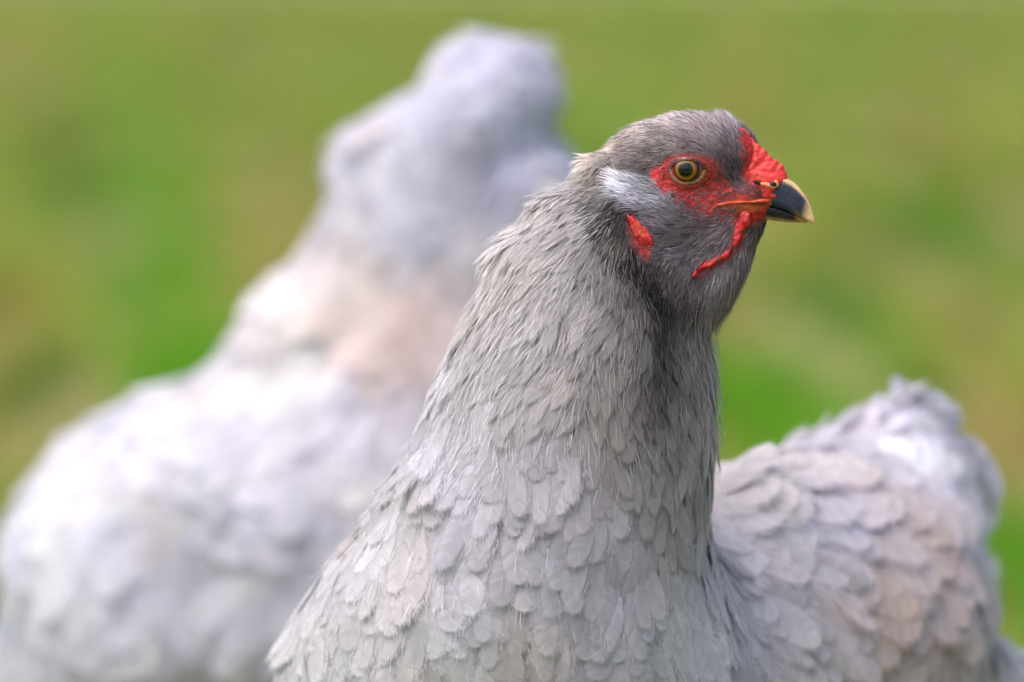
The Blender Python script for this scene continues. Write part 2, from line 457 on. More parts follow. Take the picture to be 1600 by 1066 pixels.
n_ = 40; g = np.linspace(-400, 400, n_ + 1); gx, gy = np.meshgrid(g, g + 300, indexing='ij')
gv = np.stack([gx, gy, 0 * gx], -1).reshape(-1, 3); ii = np.arange(n_)[:, None] * (n_ + 1) + np.arange(n_)[None]
gf = np.stack([ii, ii + n_ + 1, ii + n_ + 2, ii + 1], -1).reshape(-1, 4)
obj("ground", make_mesh("ground", gv, gf), grass_mat("meadow_soil", True), kind="structure")
def blades(n, y0, y1, spread):
    y = y0 + (y1 - y0) * rng.random(n) ** 1.25
    half = (y + 3.2) * 0.092 + spread
    x = (rng.random(n) * 2 - 1) * half
    L = rng.uniform(0.03, 0.075, n) * (1 + 0.5 * vnoise(np.stack([x, y, 0 * x], 1), 4)); W = rng.uniform(0.002, 0.0045, n) * (1 + np.clip(y, 0, 20) / 9)
    a = rng.random(n) * 2 * np.pi; ln = rng.uniform(0.15, 0.9, n)
    d = np.stack([np.cos(a), np.sin(a), 0 * a], 1); s = np.stack([-np.sin(a), np.cos(a), 0 * a], 1)
    p = np.stack([x, y, 0 * x - 0.003], 1); up = np.array([0, 0, 1.0])
    mid = p + (d * ln[:, None] * .35 + up) * (L * .55)[:, None]; tip = mid + (d * ln[:, None] + up * .7) * (L * .5)[:, None]
    h = s * W[:, None] * .5
    V = np.stack([p - h, p + h, mid - h * .8, mid + h * .8, tip], 1).reshape(-1, 3)
    F = (np.array([[0, 1, 3], [0, 3, 2], [2, 3, 4]])[None] + (np.arange(n) * 5)[:, None, None]).reshape(-1, 3)
    c = np.clip(rng.normal(1, 0.16, (n, 1)), .5, 1.5) * np.ones((n, 3)); dry = rng.random(n) < 0.10; c[dry] *= (1.5, 1.05, 1.3)
    return V, F, np.repeat(c, 5, 0)
bs = [blades(130000, 0.9, 26.0, 0.5), blades(26000, -1.2, 1.6, 0.9), blades(70000, -1.2, 9.0, 3.2)]
offs = np.cumsum([0] + [len(b_[0]) for b_ in bs])
obj("grass", make_mesh("grass", np.concatenate([b_[0] for b_ in bs]), np.concatenate([b_[1] + o_ for b_, o_ in zip(bs, offs)]), True, np.concatenate([b_[2] for b_ in bs])),
    grass_mat("grass_blade", False), kind="stuff")

# =================================================================== THE FRONT HEN
TH = R(15.0)                                   # her head turns this much towards the camera
FWD = np.array([math.cos(TH), -math.sin(TH), 0.0]); LAT = np.array([-math.sin(TH), -math.cos(TH), 0.0]); UP = np.array([0, 0, 1.0])
H0 = P(1080, 280, 0.0)
def HP(px, py, lat=0.0):
    """point of the head's middle plane seen at this photo pixel, moved sideways by lat photo pixels"""
    d = ray(px, py); t = ((H0 - CAM) @ LAT) / (d @ LAT)
    return CAM + d * np.asarray(t)[..., None] + LAT * lat * PX
def HQ(px, py, lat=0.0):
    """point seen at this photo pixel that lies lat photo pixels beside the head's middle plane"""
    d = ray(px, py); t = ((H0 - CAM) @ LAT + lat * PX) / (d @ LAT)
    return CAM + d * np.asarray(t)[..., None]
def mirror(p): return p - 2 * ((p - H0) @ LAT)[..., None] * LAT
def near(p):
    return np.where(((p - H0) @ LAT)[..., None] < 0, mirror(p), p)
def headaxes(pitch):                            # pitch in degrees, positive tips the nose down
    c, s = math.cos(R(pitch)), math.sin(R(pitch))
    return np.array([FWD * c - UP * s, LAT, FWD * s + UP * c])

hen = Shape()
hen.group(0.0028)
RINGS = [  # left edge, right edge (photo), place in depth, depth radius (m)
    ((985, 235), (1095, 370), 0.004, 0.019), ((935, 262), (1105, 425), 0.004, 0.024), ((880, 300), (1112, 470), 0.002, 0.030), ((830, 335), (1108, 505), 0.002, 0.036),
    ((783, 388), (1100, 540), 0.004, 0.042), ((752, 450), (1106, 570), 0.006, 0.047), ((722, 520), (1114, 605), 0.008, 0.052),
    ((694, 585), (1118, 650), 0.012, 0.056), ((672, 645), (1120, 700), 0.016, 0.061), ((645, 705), (1116, 755), 0.022, 0.068), ((605, 770), (1112, 815), 0.030, 0.080),
    ((560, 840), (1118, 880), 0.040, 0.092), ((488, 920), (1160, 960), 0.050, 0.102), ((430, 1010), (1200, 1050), 0.060, 0.108), ((412, 1120), (1210, 1140), 0.065, 0.105), ((480, 1230), (1180, 1230), 0.07, 0.09), ((560, 1310), (1120, 1310), 0.08, 0.07)]
for i in range(len(RINGS) - 1):
    for s in (0, .34, .67):
        a, b = RINGS[i], RINGS[i + 1]
        l = np.array(a[0]) * (1 - s) + np.array(b[0]) * s; r_ = np.array(a[1]) * (1 - s) + np.array(b[1]) * s
        y = a[2] * (1 - s) + b[2] * s; dr = a[3] * (1 - s) + b[3] * s
        A, B = P(l[0], l[1], y), P(r_[0], r_[1], y)
        ex = nrm(B - A); ey = np.array([0, 1.0, 0]); ez = np.cross(ex, ey); ra = np.linalg.norm(B - A) / 2
        hen.ell((A + B) / 2, [ex, ey, ez], (ra - 0.004, dr - 0.004, min(ra * 0.55, 0.035)))
# trunk, back, tail, rear fluff
AX = nrm(np.array([0.70, 0.71, 0.06])); AL = nrm(np.cross([0, 0, 1.0], AX)); AU = np.cross(AX, AL); TA = [AX, AL, AU]
hen.group(0.006)
for (px, py, y, ra, rl, ru) in ((900, 1080, .09, .13, .105, .095), (1080, 1045, .15, .12, .105, .098), (1220, 1010, .20, .12, .10, .095), (1300, 985, .24, .09, .085, .090),
                                (1180, 880, .19, .10, .065, .050), (1320, 860, .25, .09, .060, .055), (1400, 780, .29, .050, .045, .050), (1400, 900, .27, .040, .052, .060),
                                (1410, 1010, .26, .042, .048, .055), (1590, 1085, .32, .018, .02, .022), (1545, 1095, .305, .03, .026, .03), (1480, 1090, .28, .04, .04, .045), (1270, 795, .24, .055, .035, .022), (1300, 1180, .22, .07, .06, .06), (980, 1230, .12, .07, .06, .06)):
    hen.ell(P(px, py, y), TA, (ra, rl, ru))
# tail clumps
hen.group(0.004)
for (px, py, y, r_) in ((1424, 655, .31, .013), (1420, 675, .31, .018), (1415, 705, .31, .026), (1330, 715, .29, .019), (1275, 722, .27, .014), (1380, 745, .28, .03), (1465, 750, .31, .022), (1505, 745, .32, .011), (1500, 790, .32, .014),
                        (1465, 820, .31, .020), (1450, 790, .30, .026), (1505, 925, .30, .015), (1480, 960, .30, .02), (1240, 765, .25, .015)):
    hen.ball(P(px, py, y), r_)
# folds of the back: soft lumps
hen.group(0.004)
for (px, py, y, r_) in ((1180, 800, .13, .022), (1250, 820, .16, .022), (1330, 810, .19, .022), (1200, 870, .115, .022), (1280, 890, .14, .024), (1370, 900, .19, .026), (1430, 850, .22, .024), (1330, 960, .15, .026), (1230, 950, .11, .022), (1420, 980, .20, .026), (1390, 1040, .17, .026)):
    hen.ball(P(px, py, y), r_)
# tufts along the nape
hen.group(0.0025)
for (px, py, y, r_) in ((806, 400, 0, .010), (795, 416, .004, .011), (862, 330, 0, .008), (930, 268, 0, .007), 
  (720, 770, -.004, .024), (800, 790, -.014, .027), (890, 775, -.013, .027)):
    hen.ball(P(px, py, y), r_)
# thighs
hen.group(0.006)
LEGS = [P(880, 1300, .13), P(1160, 1290, .15)]
for q in LEGS: hen.ell(q + np.array([0, 0, -0.01]), np.eye(3), (.038, .038, .055))
# head
hen.group(0.0022)
def hell(px, py, lat, rx, rl, rz, pitch=0, both=False):
    for s in ((1, -1) if both else (1,)):
        hen.ell(HP(px, py, lat * s), headaxes(pitch), np.array([rx, rl, rz]) * PX)
hell(1052, 262, 0, 92, 50, 74, -8); hell(1090, 245, 0, 78, 46, 64, 8); hell(1135, 245, 0, 46, 36, 50, 20); hell(1010, 250, 0, 62, 44, 50, -20)
hell(1075, 335, 0, 82, 46, 62, 10); hell(1130, 310, 0, 62, 36, 42, 8); hell(1172, 312, 0, 38, 26, 30, 12); hell(1186, 288, 0, 30, 20, 24, 20)
hell(1120, 380, 0, 62, 38, 50, -35); hell(1100, 430, 0, 46, 36, 60, 0); hell(1160, 350, 0, 36, 22, 26, -20); hell(1075, 440, 0, 45, 38, 70, 0)
hell(1135, 415, 0, 26, 30, 46, 20)
hell(1028, 322, 38, 44, 13, 19, 28, True)       # the tuft over each ear
hell(998, 302, 43, 22, 12, 17, 38, True)
def skin_zone(p):                                # height of the head zone on a vertex
    return np.linalg.norm(p - HP(1090, 300), axis=-1)

V0, F0 = surface_net(hen, (-0.17, -0.10, 0.09), (0.34, 0.42, 0.60), 0.0045)
bm = bmesh.new()
bv = [bm.verts.new(v) for v in V0]
for f in F0:
    try: bm.faces.new([bv[i] for i in f])
    except ValueError: pass
def refine(sel, cuts):
    bm.verts.ensure_lookup_table(); bm.faces.ensure_lookup_table()
    fc = np.array([f.calc_center_median()[:] for f in bm.faces]); m = sel(fc)
    es = {e for f, k in zip(bm.faces, m) if k for e in f.edges}
    bmesh.ops.subdivide_edges(bm, edges=list(es), cuts=cuts, use_grid_fill=True)
refine(lambda c: skin_zone(c) < 0.062, 3)
def face_zone(c):
    q = near(c); x, y, _ = pix(q); return (skin_zone(c) < 0.06) & (x > 1000) & (x < 1225) & (y > 230) & (y < 360)
refine(face_zone, 1)
bmesh.ops.triangulate(bm, faces=bm.faces[:])
V = np.array([v.co[:] for v in bm.verts]); F = np.array([[v.index for v in f.verts] for f in bm.faces]) if False else None
bm.verts.index_update(); F = np.array([[v.index for v in f.verts] for f in bm.faces]); bm.free()
m_ = skin_zone(V) < 0.07
V[m_] = hen.project(V[m_], 2)

# ---- colour and flow guides on the head (photo pixels; both sides alike)
HG = np.array([  # px, py, dx, dy, length mm, r, g, b
    (1192, 222, -.45, -.9, 5.5, 118, 112, 120), (1175, 200, -.5, -.85, 6, 138, 132, 140), (1150, 183, -.8, -.6, 7, 172, 167, 174), (1110, 172, -.95, -.3, 7, 182, 176, 182), (1060, 178, -1, .05, 7, 188, 180, 184),
    (1010, 195, -.95, .25, 8, 180, 172, 172), (965, 222, -.85, .5, 9, 186, 178, 174), (930, 252, -.75, .65, 10, 190, 184, 178), (1145, 225, -.45, -.9, 6, 105, 98, 106), (1150, 265, -.25, -1, 6, 84, 76, 84), (1120, 215, -.7, -.7, 6.5, 122, 114, 121),
    (1128, 250, -.5, -.85, 5, 84, 74, 82), (1085, 205, -.95, -.3, 6.5, 138, 129, 134), (1080, 228, -.95, -.25, 5, 104, 94, 100), (1040, 215, -1, .1, 7, 132, 122, 126), (1030, 238, -1, .2, 6, 98, 88, 92), (990, 235, -.95, .3, 7.5, 124, 115, 115), (985, 262, -1, .15, 7, 92, 84, 85),
    (1010, 262, -1, .1, 5, 78, 70, 73), (948, 292, -.7, .7, 9, 140, 133, 130), (955, 270, -.85, .5, 9, 138, 131, 128),
    (972, 286, -.85, -.5, 7.5, 212, 215, 229), (980, 300, -.85, -.45, 7.5, 200, 203, 218), (994, 292, -.85, -.45, 7, 190, 193, 208), (1000, 306, -.85, -.45, 7, 158, 161, 176), (963, 318, -.4, .7, 6, 44, 38, 39), (972, 326, -.5, .6, 5, 32, 27, 28), (984, 334, -.5, .7, 5, 34, 28, 29), (966, 342, -.3, .9, 6, 36, 31, 32), (1000, 336, -.6, .5, 4, 58, 44, 48), (972, 365, -.2, 1, 6, 44, 38, 38), (984, 395, -.2, 1, 6, 40, 34, 35), (1022, 318, -.88, -.42, 7, 150, 152, 166), (1050, 333, -.92, -.3, 6.5, 112, 108, 118), (1000, 322, -.9, -.25, 7, 160, 162, 176), (1030, 345, -.95, -.15, 7, 122, 116, 124),  # near-black rows paint the shade under and behind the ear tuft
    (1085, 330, -.95, -.1, 5, 100, 86, 94), (1110, 345, -.95, .1, 5.5, 100, 86, 94), (1070, 362, -1, .12, 7, 104, 96, 102), (1040, 375, -.95, .3, 7, 98, 90, 96), (1110, 372, -.85, .5, 6.5, 110, 100, 108), (1060, 395, -.85, .5, 7, 126, 120, 128), (1085, 412, -.75, .65, 7, 132, 126, 134),
    (1030, 410, -.6, .8, 6, 92, 84, 88), (1048, 440, -.5, .85, 7, 110, 103, 108), (1020, 440, -.2, 1, 6, 26, 22, 23), (1026, 460, -.1, 1, 6, 22, 18, 19), (985, 350, -.2, 1, 5, 62, 54, 56), (968, 330, -.3, .95, 8, 70, 62, 64), (965, 380, -.15, 1, 9, 108, 100, 100), (1004, 418, -.1, 1, 6, 34, 29, 30),  # near-black rows hold crease shade as well as dark throat feathers
    (1150, 370, -.5, .85, 6.5, 118, 106, 115), (1185, 355, -.35, .93, 6, 96, 86, 94), (1190, 380, -.35, .93, 8, 120, 112, 122), (1160, 400, -.45, .9, 9, 138, 130, 142), (1130, 430, -.55, .85, 9, 142, 134, 145), (1150, 450, -.4, .9, 11, 132, 124, 134), (1105, 450, -.5, .85, 9, 126, 118, 126),
    (1070, 470, -.3, .95, 8, 74, 67, 71), (1036, 480, -.1, 1, 7, 24, 20, 21), (1034, 500, -.1, 1, 7, 28, 24, 25), (1120, 480, -.35, .93, 11, 140, 130, 138), (1085, 500, -.3, .95, 10, 128, 118, 122), (1190, 320, -.9, -.1, 3, 90, 60, 62), (1140, 290, -.8, -.4, 3.5, 80, 62, 68)], float)
RED = [(1014, 268), (1026, 254), (1044, 244), (1075, 238), (1104, 243), (1126, 254), (1136, 276), (1146, 293), (1168, 300), (1200, 300), (1225, 300), (1225, 348), (1196, 346), (1172, 352), (1158, 366), (1140, 350), (1118, 345), (1092, 340), (1066, 326), (1040, 310), (1022, 292)]
RED2 = [(1152, 200), (1168, 200), (1240, 262), (1240, 300), (1166, 300), (1160, 280), (1156, 240)]
RED3 = [(976, 335), (990, 332), (1010, 345), (1022, 385), (1022, 408), (1008, 408), (990, 388), (978, 360)]
RED4 = [(1172, 350), (1158, 350), (1144, 378), (1132, 392), (1100, 408), (1074, 428), (1088, 436), (1112, 424), (1140, 408), (1158, 386)]
def polydist(x, y, poly):
    """signed distance in pixels, negative inside"""
    pts = np.array(poly, float); d = np.full(x.shape, 1e9); inside = np.zeros(x.shape, bool)
    for i in range(len(pts)):
        a, b = pts[i], pts[(i + 1) % len(pts)]; e = b - a
        t = np.clip(((x - a[0]) * e[0] + (y - a[1]) * e[1]) / (e @ e), 0, 1)
        d = np.minimum(d, np.hypot(x - a[0] - t * e[0], y - a[1] - t * e[1]))
        c = (a[1] > y) != (b[1] > y)
        inside ^= c & (x < (b[0] - a[0]) * (y - a[1]) / (b[1] - a[1] + 1e-12) + a[0])
    return np.where(inside, -d, d)
def head_guides(p):
    x, y, _ = pix(near(p))
    D = np.hypot(x[:, None] - HG[None, :, 0], y[:, None] - HG[None, :, 1])
    w_ = 1 / (D + 4) ** 3.2; w_ /= w_.sum(1, keepdims=True)
    fl = w_ @ HG[:, 2:4]; L = w_ @ HG[:, 4] * 1e-3; c = (w_ @ lin(HG[:, 5:8])) * np.array([.90, .86, .84])
    d = FWD * fl[:, :1] - UP * fl[:, 1:2]
    j = 3.0 * (vnoise(p, 700) - .5)
    rd = np.minimum.reduce([polydist(x, y, q) for q in (RED, RED2, RED3, RED4)]) + j * 1.5
    return d, L, c, rd, x, y

# ---- body mesh with its colours
GB = Guides([
    # neck, left edge to throat:   px  py   y     dx   dy   dz   L  W  kind colour          lift
    (880, 300, .00, -.65, .75, 0, 18, 7.8, 0, (189, 184, 183), 10), (830, 345, .00, -.6, .8, 0, 20, 9.1, 0, (197, 193, 192), 12), (790, 400, .0, -.55, .83, 0, 22, 10.4, 0, (199, 195, 194), 12),
    (920, 350, -.02, -.6, .8, 0, 20, 8.5, 0, (196, 192, 192), 8), (960, 420, -.025, -.35, .93, 0, 20, 7.8, 0, (169, 163, 161), 8), (870, 420, -.03, -.6, .8, 0, 24, 10.4, 0, (191, 186, 186), 9),
    (750, 480, .0, -.45, .9, 0, 26, 11.7, 0, (204, 200, 199), 10), (830, 500, -.03, -.62, .8, 0, 28, 11.7, 0, (195, 191, 193), 8), (920, 500, -.04, -.45, .9, 0, 26, 10.4, 0, (196, 189, 190), 8), (985, 500, -.035, -.2, .98, 0, 22, 9.1, 0, (154, 146, 147), 8),
    (1032, 500, -.03, .0, 1, 0, 15, 6.5, 0, (39, 34, 34), 8), (1035, 560, -.035, .0, 1, 0, 16, 7.2, 0, (53, 47, 47), 9), (1085, 560, -.03, .25, .97, 0, 22, 8.5, 0, (171, 161, 163), 10), (1110, 590, .0, .12, 1, 0, 22, 9.1, 0, (194, 187, 188), 8),
    (700, 580, .0, -.4, .92, 0, 30, 15.6, 0, (205, 203, 205), 9), (780, 600, -.04, -.5, .86, 0, 32, 15.6, 0, (200, 196, 199), 8), (880, 600, -.045, -.4, .92, 0, 30, 14.3, 0, (196, 189, 192), 8), (970, 600, -.045, -.12, 1, 0, 24, 11.7, 0, (179, 170, 170), 9), (1030, 630, -.045, .05, 1, 0, 17, 9.1, 0, (117, 109, 110), 10), (1085, 650, -.035, .25, .97, 0, 24, 10.4, 0, (185, 175, 179), 10), (1118, 680, .0, .05, 1, 0, 26, 10.4, 0, (203, 196, 196), 3.8),
    (680, 680, .0, -.35, .93, 0, 30, 18, 1, (205, 204, 209), 9), (760, 700, -.045, -.4, .9, 0, 34, 18, 1, (198, 195, 201), 8), (860, 700, -.055, -.2, .98, 0, 32, 18, 1, (197, 195, 200), 8), (950, 700, -.055, -.05, 1, 0, 28, 14, 1, (191, 183, 185), 9), (1030, 720, -.05, .05, 1, 0, 26, 13.0, 0, (179, 171, 174), 9), (1090, 750, -.03, .1, 1, 0, 32, 11.7, 0, (198, 190, 192), 7), (1112, 800, .02, .05, 1, .1, 34, 13.0, 0, (206, 197, 197), 3.2),
    (700, 760, -.04, -.3, .95, 0, 29, 16.8, 1, (202, 199, 206), 3.8), (790, 785, -.055, -.15, .98, 0, 29, 15.1, 1, (192, 189, 194), 7), (870, 780, -.055, -.05, 1, 0, 28, 14.3, 1, (201, 193, 198), 7),
    (1018, 440, -.03, 0, 1, 0, 13, 5, 0, (30, 26, 27), 5), (1030, 470, -.03, 0, 1, 0, 13, 5, 0, (26, 22, 23), 6), (1034, 530, -.035, 0, 1, 0, 14, 5, 0, (28, 24, 25), 6), (1037, 580, -.04, 0, 1, 0, 14, 5, 0, (34, 29, 30), 6), (1040, 630, -.04, 0, 1, 0, 15, 5.5, 0, (60, 53, 54), 6),  # throat stripe, here and above: dark feathers plus shade painted into the colour
    (1002, 560, -.04, -.1, 1, 0, 22, 9.1, 0, (173, 167, 167), 8), (1062, 560, -.04, .15, 1, 0, 20, 7.8, 0, (163, 153, 155), 8), (1034, 600, -.045, .0, 1, 0, 16, 7.2, 0, (50, 44, 45), 10), (1000, 650, -.05, -.05, 1, 0, 24, 10.4, 0, (176, 168, 168), 8), (1040, 680, -.045, .0, 1, 0, 20, 10.4, 0, (131, 122, 124), 10),
    # breast
    (620, 790, .0, -.35, .93, 0, 26, 18.5, 1, (236, 235, 236), 3.8), (720, 810, -.05, -.2, .98, 0, 28, 19.3, 1, (209, 206, 215), 3.8), (850, 820, -.065, 0, 1, 0, 26, 18.5, 1, (194, 192, 200), 3.8), (960, 820, -.055, .05, 1, 0, 26, 16.0, 1, (188, 184, 191), 3.8), (1050, 860, -.04, .12, 1, 0, 29, 10.1, 1, (194, 190, 195), 3.2),
    (560, 880, .0, -.3, .95, 0, 27, 18.5, 1, (236, 235, 236), 3.8), (700, 930, -.06, -.1, 1, 0, 27, 20.2, 1, (206, 205, 210), 3.8), (850, 950, -.065, 0, 1, 0, 26, 20.2, 1, (199, 196, 203), 3.8), (980, 950, -.05, .1, 1, 0, 27, 16.8, 1, (201, 197, 204), 3.8), (1080, 960, -.03, .3, .95, 0, 29, 12.6, 1, (236, 235, 236), 3.2),
    (470, 960, .03, -.3, .95, 0, 31, 20.2, 1, (236, 236, 236), 2.6), (500, 1060, .0, -.1, 1, 0, 29, 20.2, 1, (236, 236, 236), 3.2), (700, 1060, -.05, 0, 1, 0, 26, 20.2, 1, (206, 205, 205), 3.8), (900, 1060, -.05, 0, 1, 0, 26, 20.2, 1, (203, 200, 205), 3.8), (640, 1250, .0, 0, 1, .2, 29, 21.8, 1, (207, 205, 210), 3.8), (900, 1250, .0, 0, 1, .3, 29, 21.8, 1, (207, 205, 210), 3.8),
    # far side of the neck
    (1585, 1060, .32, .8, .3, .3, 30, 26, 2, (236, 236, 236), 5), (1610, 1100, .30, .8, .3, .3, 30, 26, 2, (236, 236, 236), 5),
    (944, 345, -.012, -.3, .95, 0, 14, 5, 0, (117, 108, 105), 5), (960, 300, -.01, -.4, .9, 0, 13, 5, 0, (125, 117, 114), 4), (972, 385, -.02, -.1, 1, 0, 14, 5, 0, (62, 55, 54), 5), (955, 322, -.01, -.3, .95, 0, 14, 5, 0, (50, 44, 44), 5), (966, 362, -.02, -.2, .97, 0, 14, 5, 0, (84, 76, 74), 5), (984, 410, -.025, -.1, 1, 0, 14, 5, 0, (66, 58, 58), 5), (1006, 452, -.025, 0, 1, 0, 14, 5, 0, (52, 45, 46), 5),  # dark rows behind the ear tuft: shade of the gap put into colour
    (950, 350, .06, -.6, .8, .1, 22, 9.1, 0, (198, 192, 188), 9), (900, 500, .08, -.3, .95, .1, 28, 11.7, 0, (209, 202, 198), 9), (900, 650, .10, -.1, .95, .2, 32, 13, 1, (217, 212, 212), 8), (800, 850, .15, .1, .8, .5, 34, 22, 1, (225, 223, 227), 8), (480, 850, .12, .1, .7, .6, 34, 22, 1, (236, 236, 236), 8),
    # shoulder and wing running right
    (1150, 900, .02, .35, .93, .1, 36, 13, 1, (231, 229, 236), 6), (1180, 980, .0, .5, .86, .1, 36, 13, 1, (234, 231, 236), 6), (1260, 1040, .05, .72, .68, .2, 36, 13, 1, (231, 225, 225), 6), (1150, 1060, -.02, .35, .93, .1, 34, 16, 1, (229, 227, 234), 6),
    (1200, 830, .10, .85, .35, .35, 38, 33, 2, (236, 233, 236), 7), (1160, 780, .14, .85, .2, .5, 36, 33, 2, (236, 231, 229), 6), (1300, 850, .13, .85, .35, .35, 43, 36, 2, (229, 226, 236), 8), (1320, 930, .12, .85, .45, .3, 43, 33, 2, (217, 200, 192), 8), (1400, 880, .18, .85, .45, .3, 43, 36, 2, (215, 198, 190), 8), (1250, 900, .09, .8, .55, .25, 41, 31, 2, (231, 225, 229), 7), (1400, 990, .14, .8, .6, .2, 41, 33, 2, (215, 200, 195), 8), (1340, 1020, .12, .8, .6, .2, 41, 31, 2, (213, 199, 195), 8),
    (1230, 760, .2, .85, -.1, .4, 26, 28, 2, (236, 229, 227), 7), (1300, 730, .25, .8, -.6, .3, 33, 28, 2, (231, 229, 236), 8), (1400, 720, .26, .35, -.9, .1, 34, 33, 2, (234, 231, 236), 7), (1440, 660, .28, .15, -1, .1, 31, 34, 2, (231, 230, 236), 4), (1380, 800, .22, .8, -.2, .3, 31, 33, 2, (231, 228, 236), 8), (1480, 770, .28, .75, -.6, .2, 31, 30, 2, (231, 229, 236), 8), (1500, 850, .27, .9, .3, .2, 31, 30, 2, (227, 224, 235), 8), (1530, 930, .28, .75, .6, .2, 30, 30, 2, (229, 227, 236), 6), (1500, 1030, .26, .6, .8, .2, 30, 30, 2, (223, 217, 219), 8), (1440, 930, .22, .85, .5, .3, 30, 30, 2, (221, 211, 209), 8),
    (1250, 800, .33, .8, .1, .5, 30, 30, 2, (234, 230, 236), 7), (1200, 1000, .35, .7, .5, .5, 30, 30, 2, (229, 226, 231), 7), (1400, 700, .36, .3, -.9, .3, 34, 33, 2, (231, 230, 236), 6), (1450, 1000, .36, .6, .6, .5, 30, 30, 2, (227, 224, 231), 8), (1000, 1200, .15, .3, .9, .2, 28, 30, 2, (219, 215, 217), 8), (1300, 1200, .2, .4, .9, .2, 28, 30, 2, (219, 215, 217), 8)])
hd, hl, hc, hr, hx, hy = head_guides(V)
gd, gvv, gc, gk = GB(V)
inhead = np.clip((0.060 - np.linalg.norm(V - HP(1085, 310), axis=1)) / 0.008, 0, 1)[:, None]
col = (gc * (1 - inhead) + hc * 0.75 * inhead)
redmask = np.clip(0.5 - hr / 9, 0, 1)[:, None] * inhead
# raw skin tones: deep red, orange at the gape, darker round the eye
n1 = vnoise(V, 420)[:, None]; n2 = vnoise(V, 1100)[:, None]
red = lin((176, 34, 35)) * (0.02 + 1.6 * (vnoise(V, 260)[:, None] * .6 + .4 * n1) * (.5 + n2))
dg = np.hypot((hx - 1165) / 45, (hy - 322) / 13)[:, None]
red = red * np.clip(dg, 0, 1) + lin((222, 106, 52)) * (1 - np.clip(dg, 0, 1))
de = np.hypot(hx - 1074, hy - 266)[:, None]; ek = np.clip((34 - de) / 6, 0, 1)
dk_ = np.clip((vnoise(V + 4, 170)[:, None] - .42) * 3.5, 0, 1) * .55; red = red * (1 - dk_) + lin((96, 44, 44)) * dk_
red = red * (1 - ek) + lin((120, 52, 42)) * ek
cz = np.clip(1.2 - np.hypot(hx - 1200, hy - 262)[:, None] / 38, 0, 1); red = red * (1 - cz) + lin((206, 50, 48)) * cz
col = col * (1 - redmask) + red * redmask
# small wrinkles of the bare skin
ex_ = hr < 2
amp = (redmask[:, 0] * 0.00045) * np.clip((de[:, 0] - 26) / 8, 0, 1)
wr = vnoise(V * np.array([1, 1, 1.8]), 380) + 0.4 * vnoise(V, 900) - 0.7 + 0.35 * np.sin(de[:, 0] * 0.6 + 7 * n1[:, 0]) * np.clip((60 - de[:, 0]) / 20, 0, 1)
Vb = V + hen.grad(V) * (amp * wr - 0.0045 * (1 - inhead[:, 0]))[:, None]

root = bpy.data.objects.new("hen", None); C.objects.link(root)
root.location = (0.03, 0.12, 0.0)
root["label"] = "pale grey hen in sharp focus, red face and orange eye turned to the right"
root["category"] = "hen"; root["group"] = "pale hens standing on the grass"
bpy.context.view_layer.update()
obj("body", make_mesh("hen_body", Vb, F, True, col), M_SKIN, root)

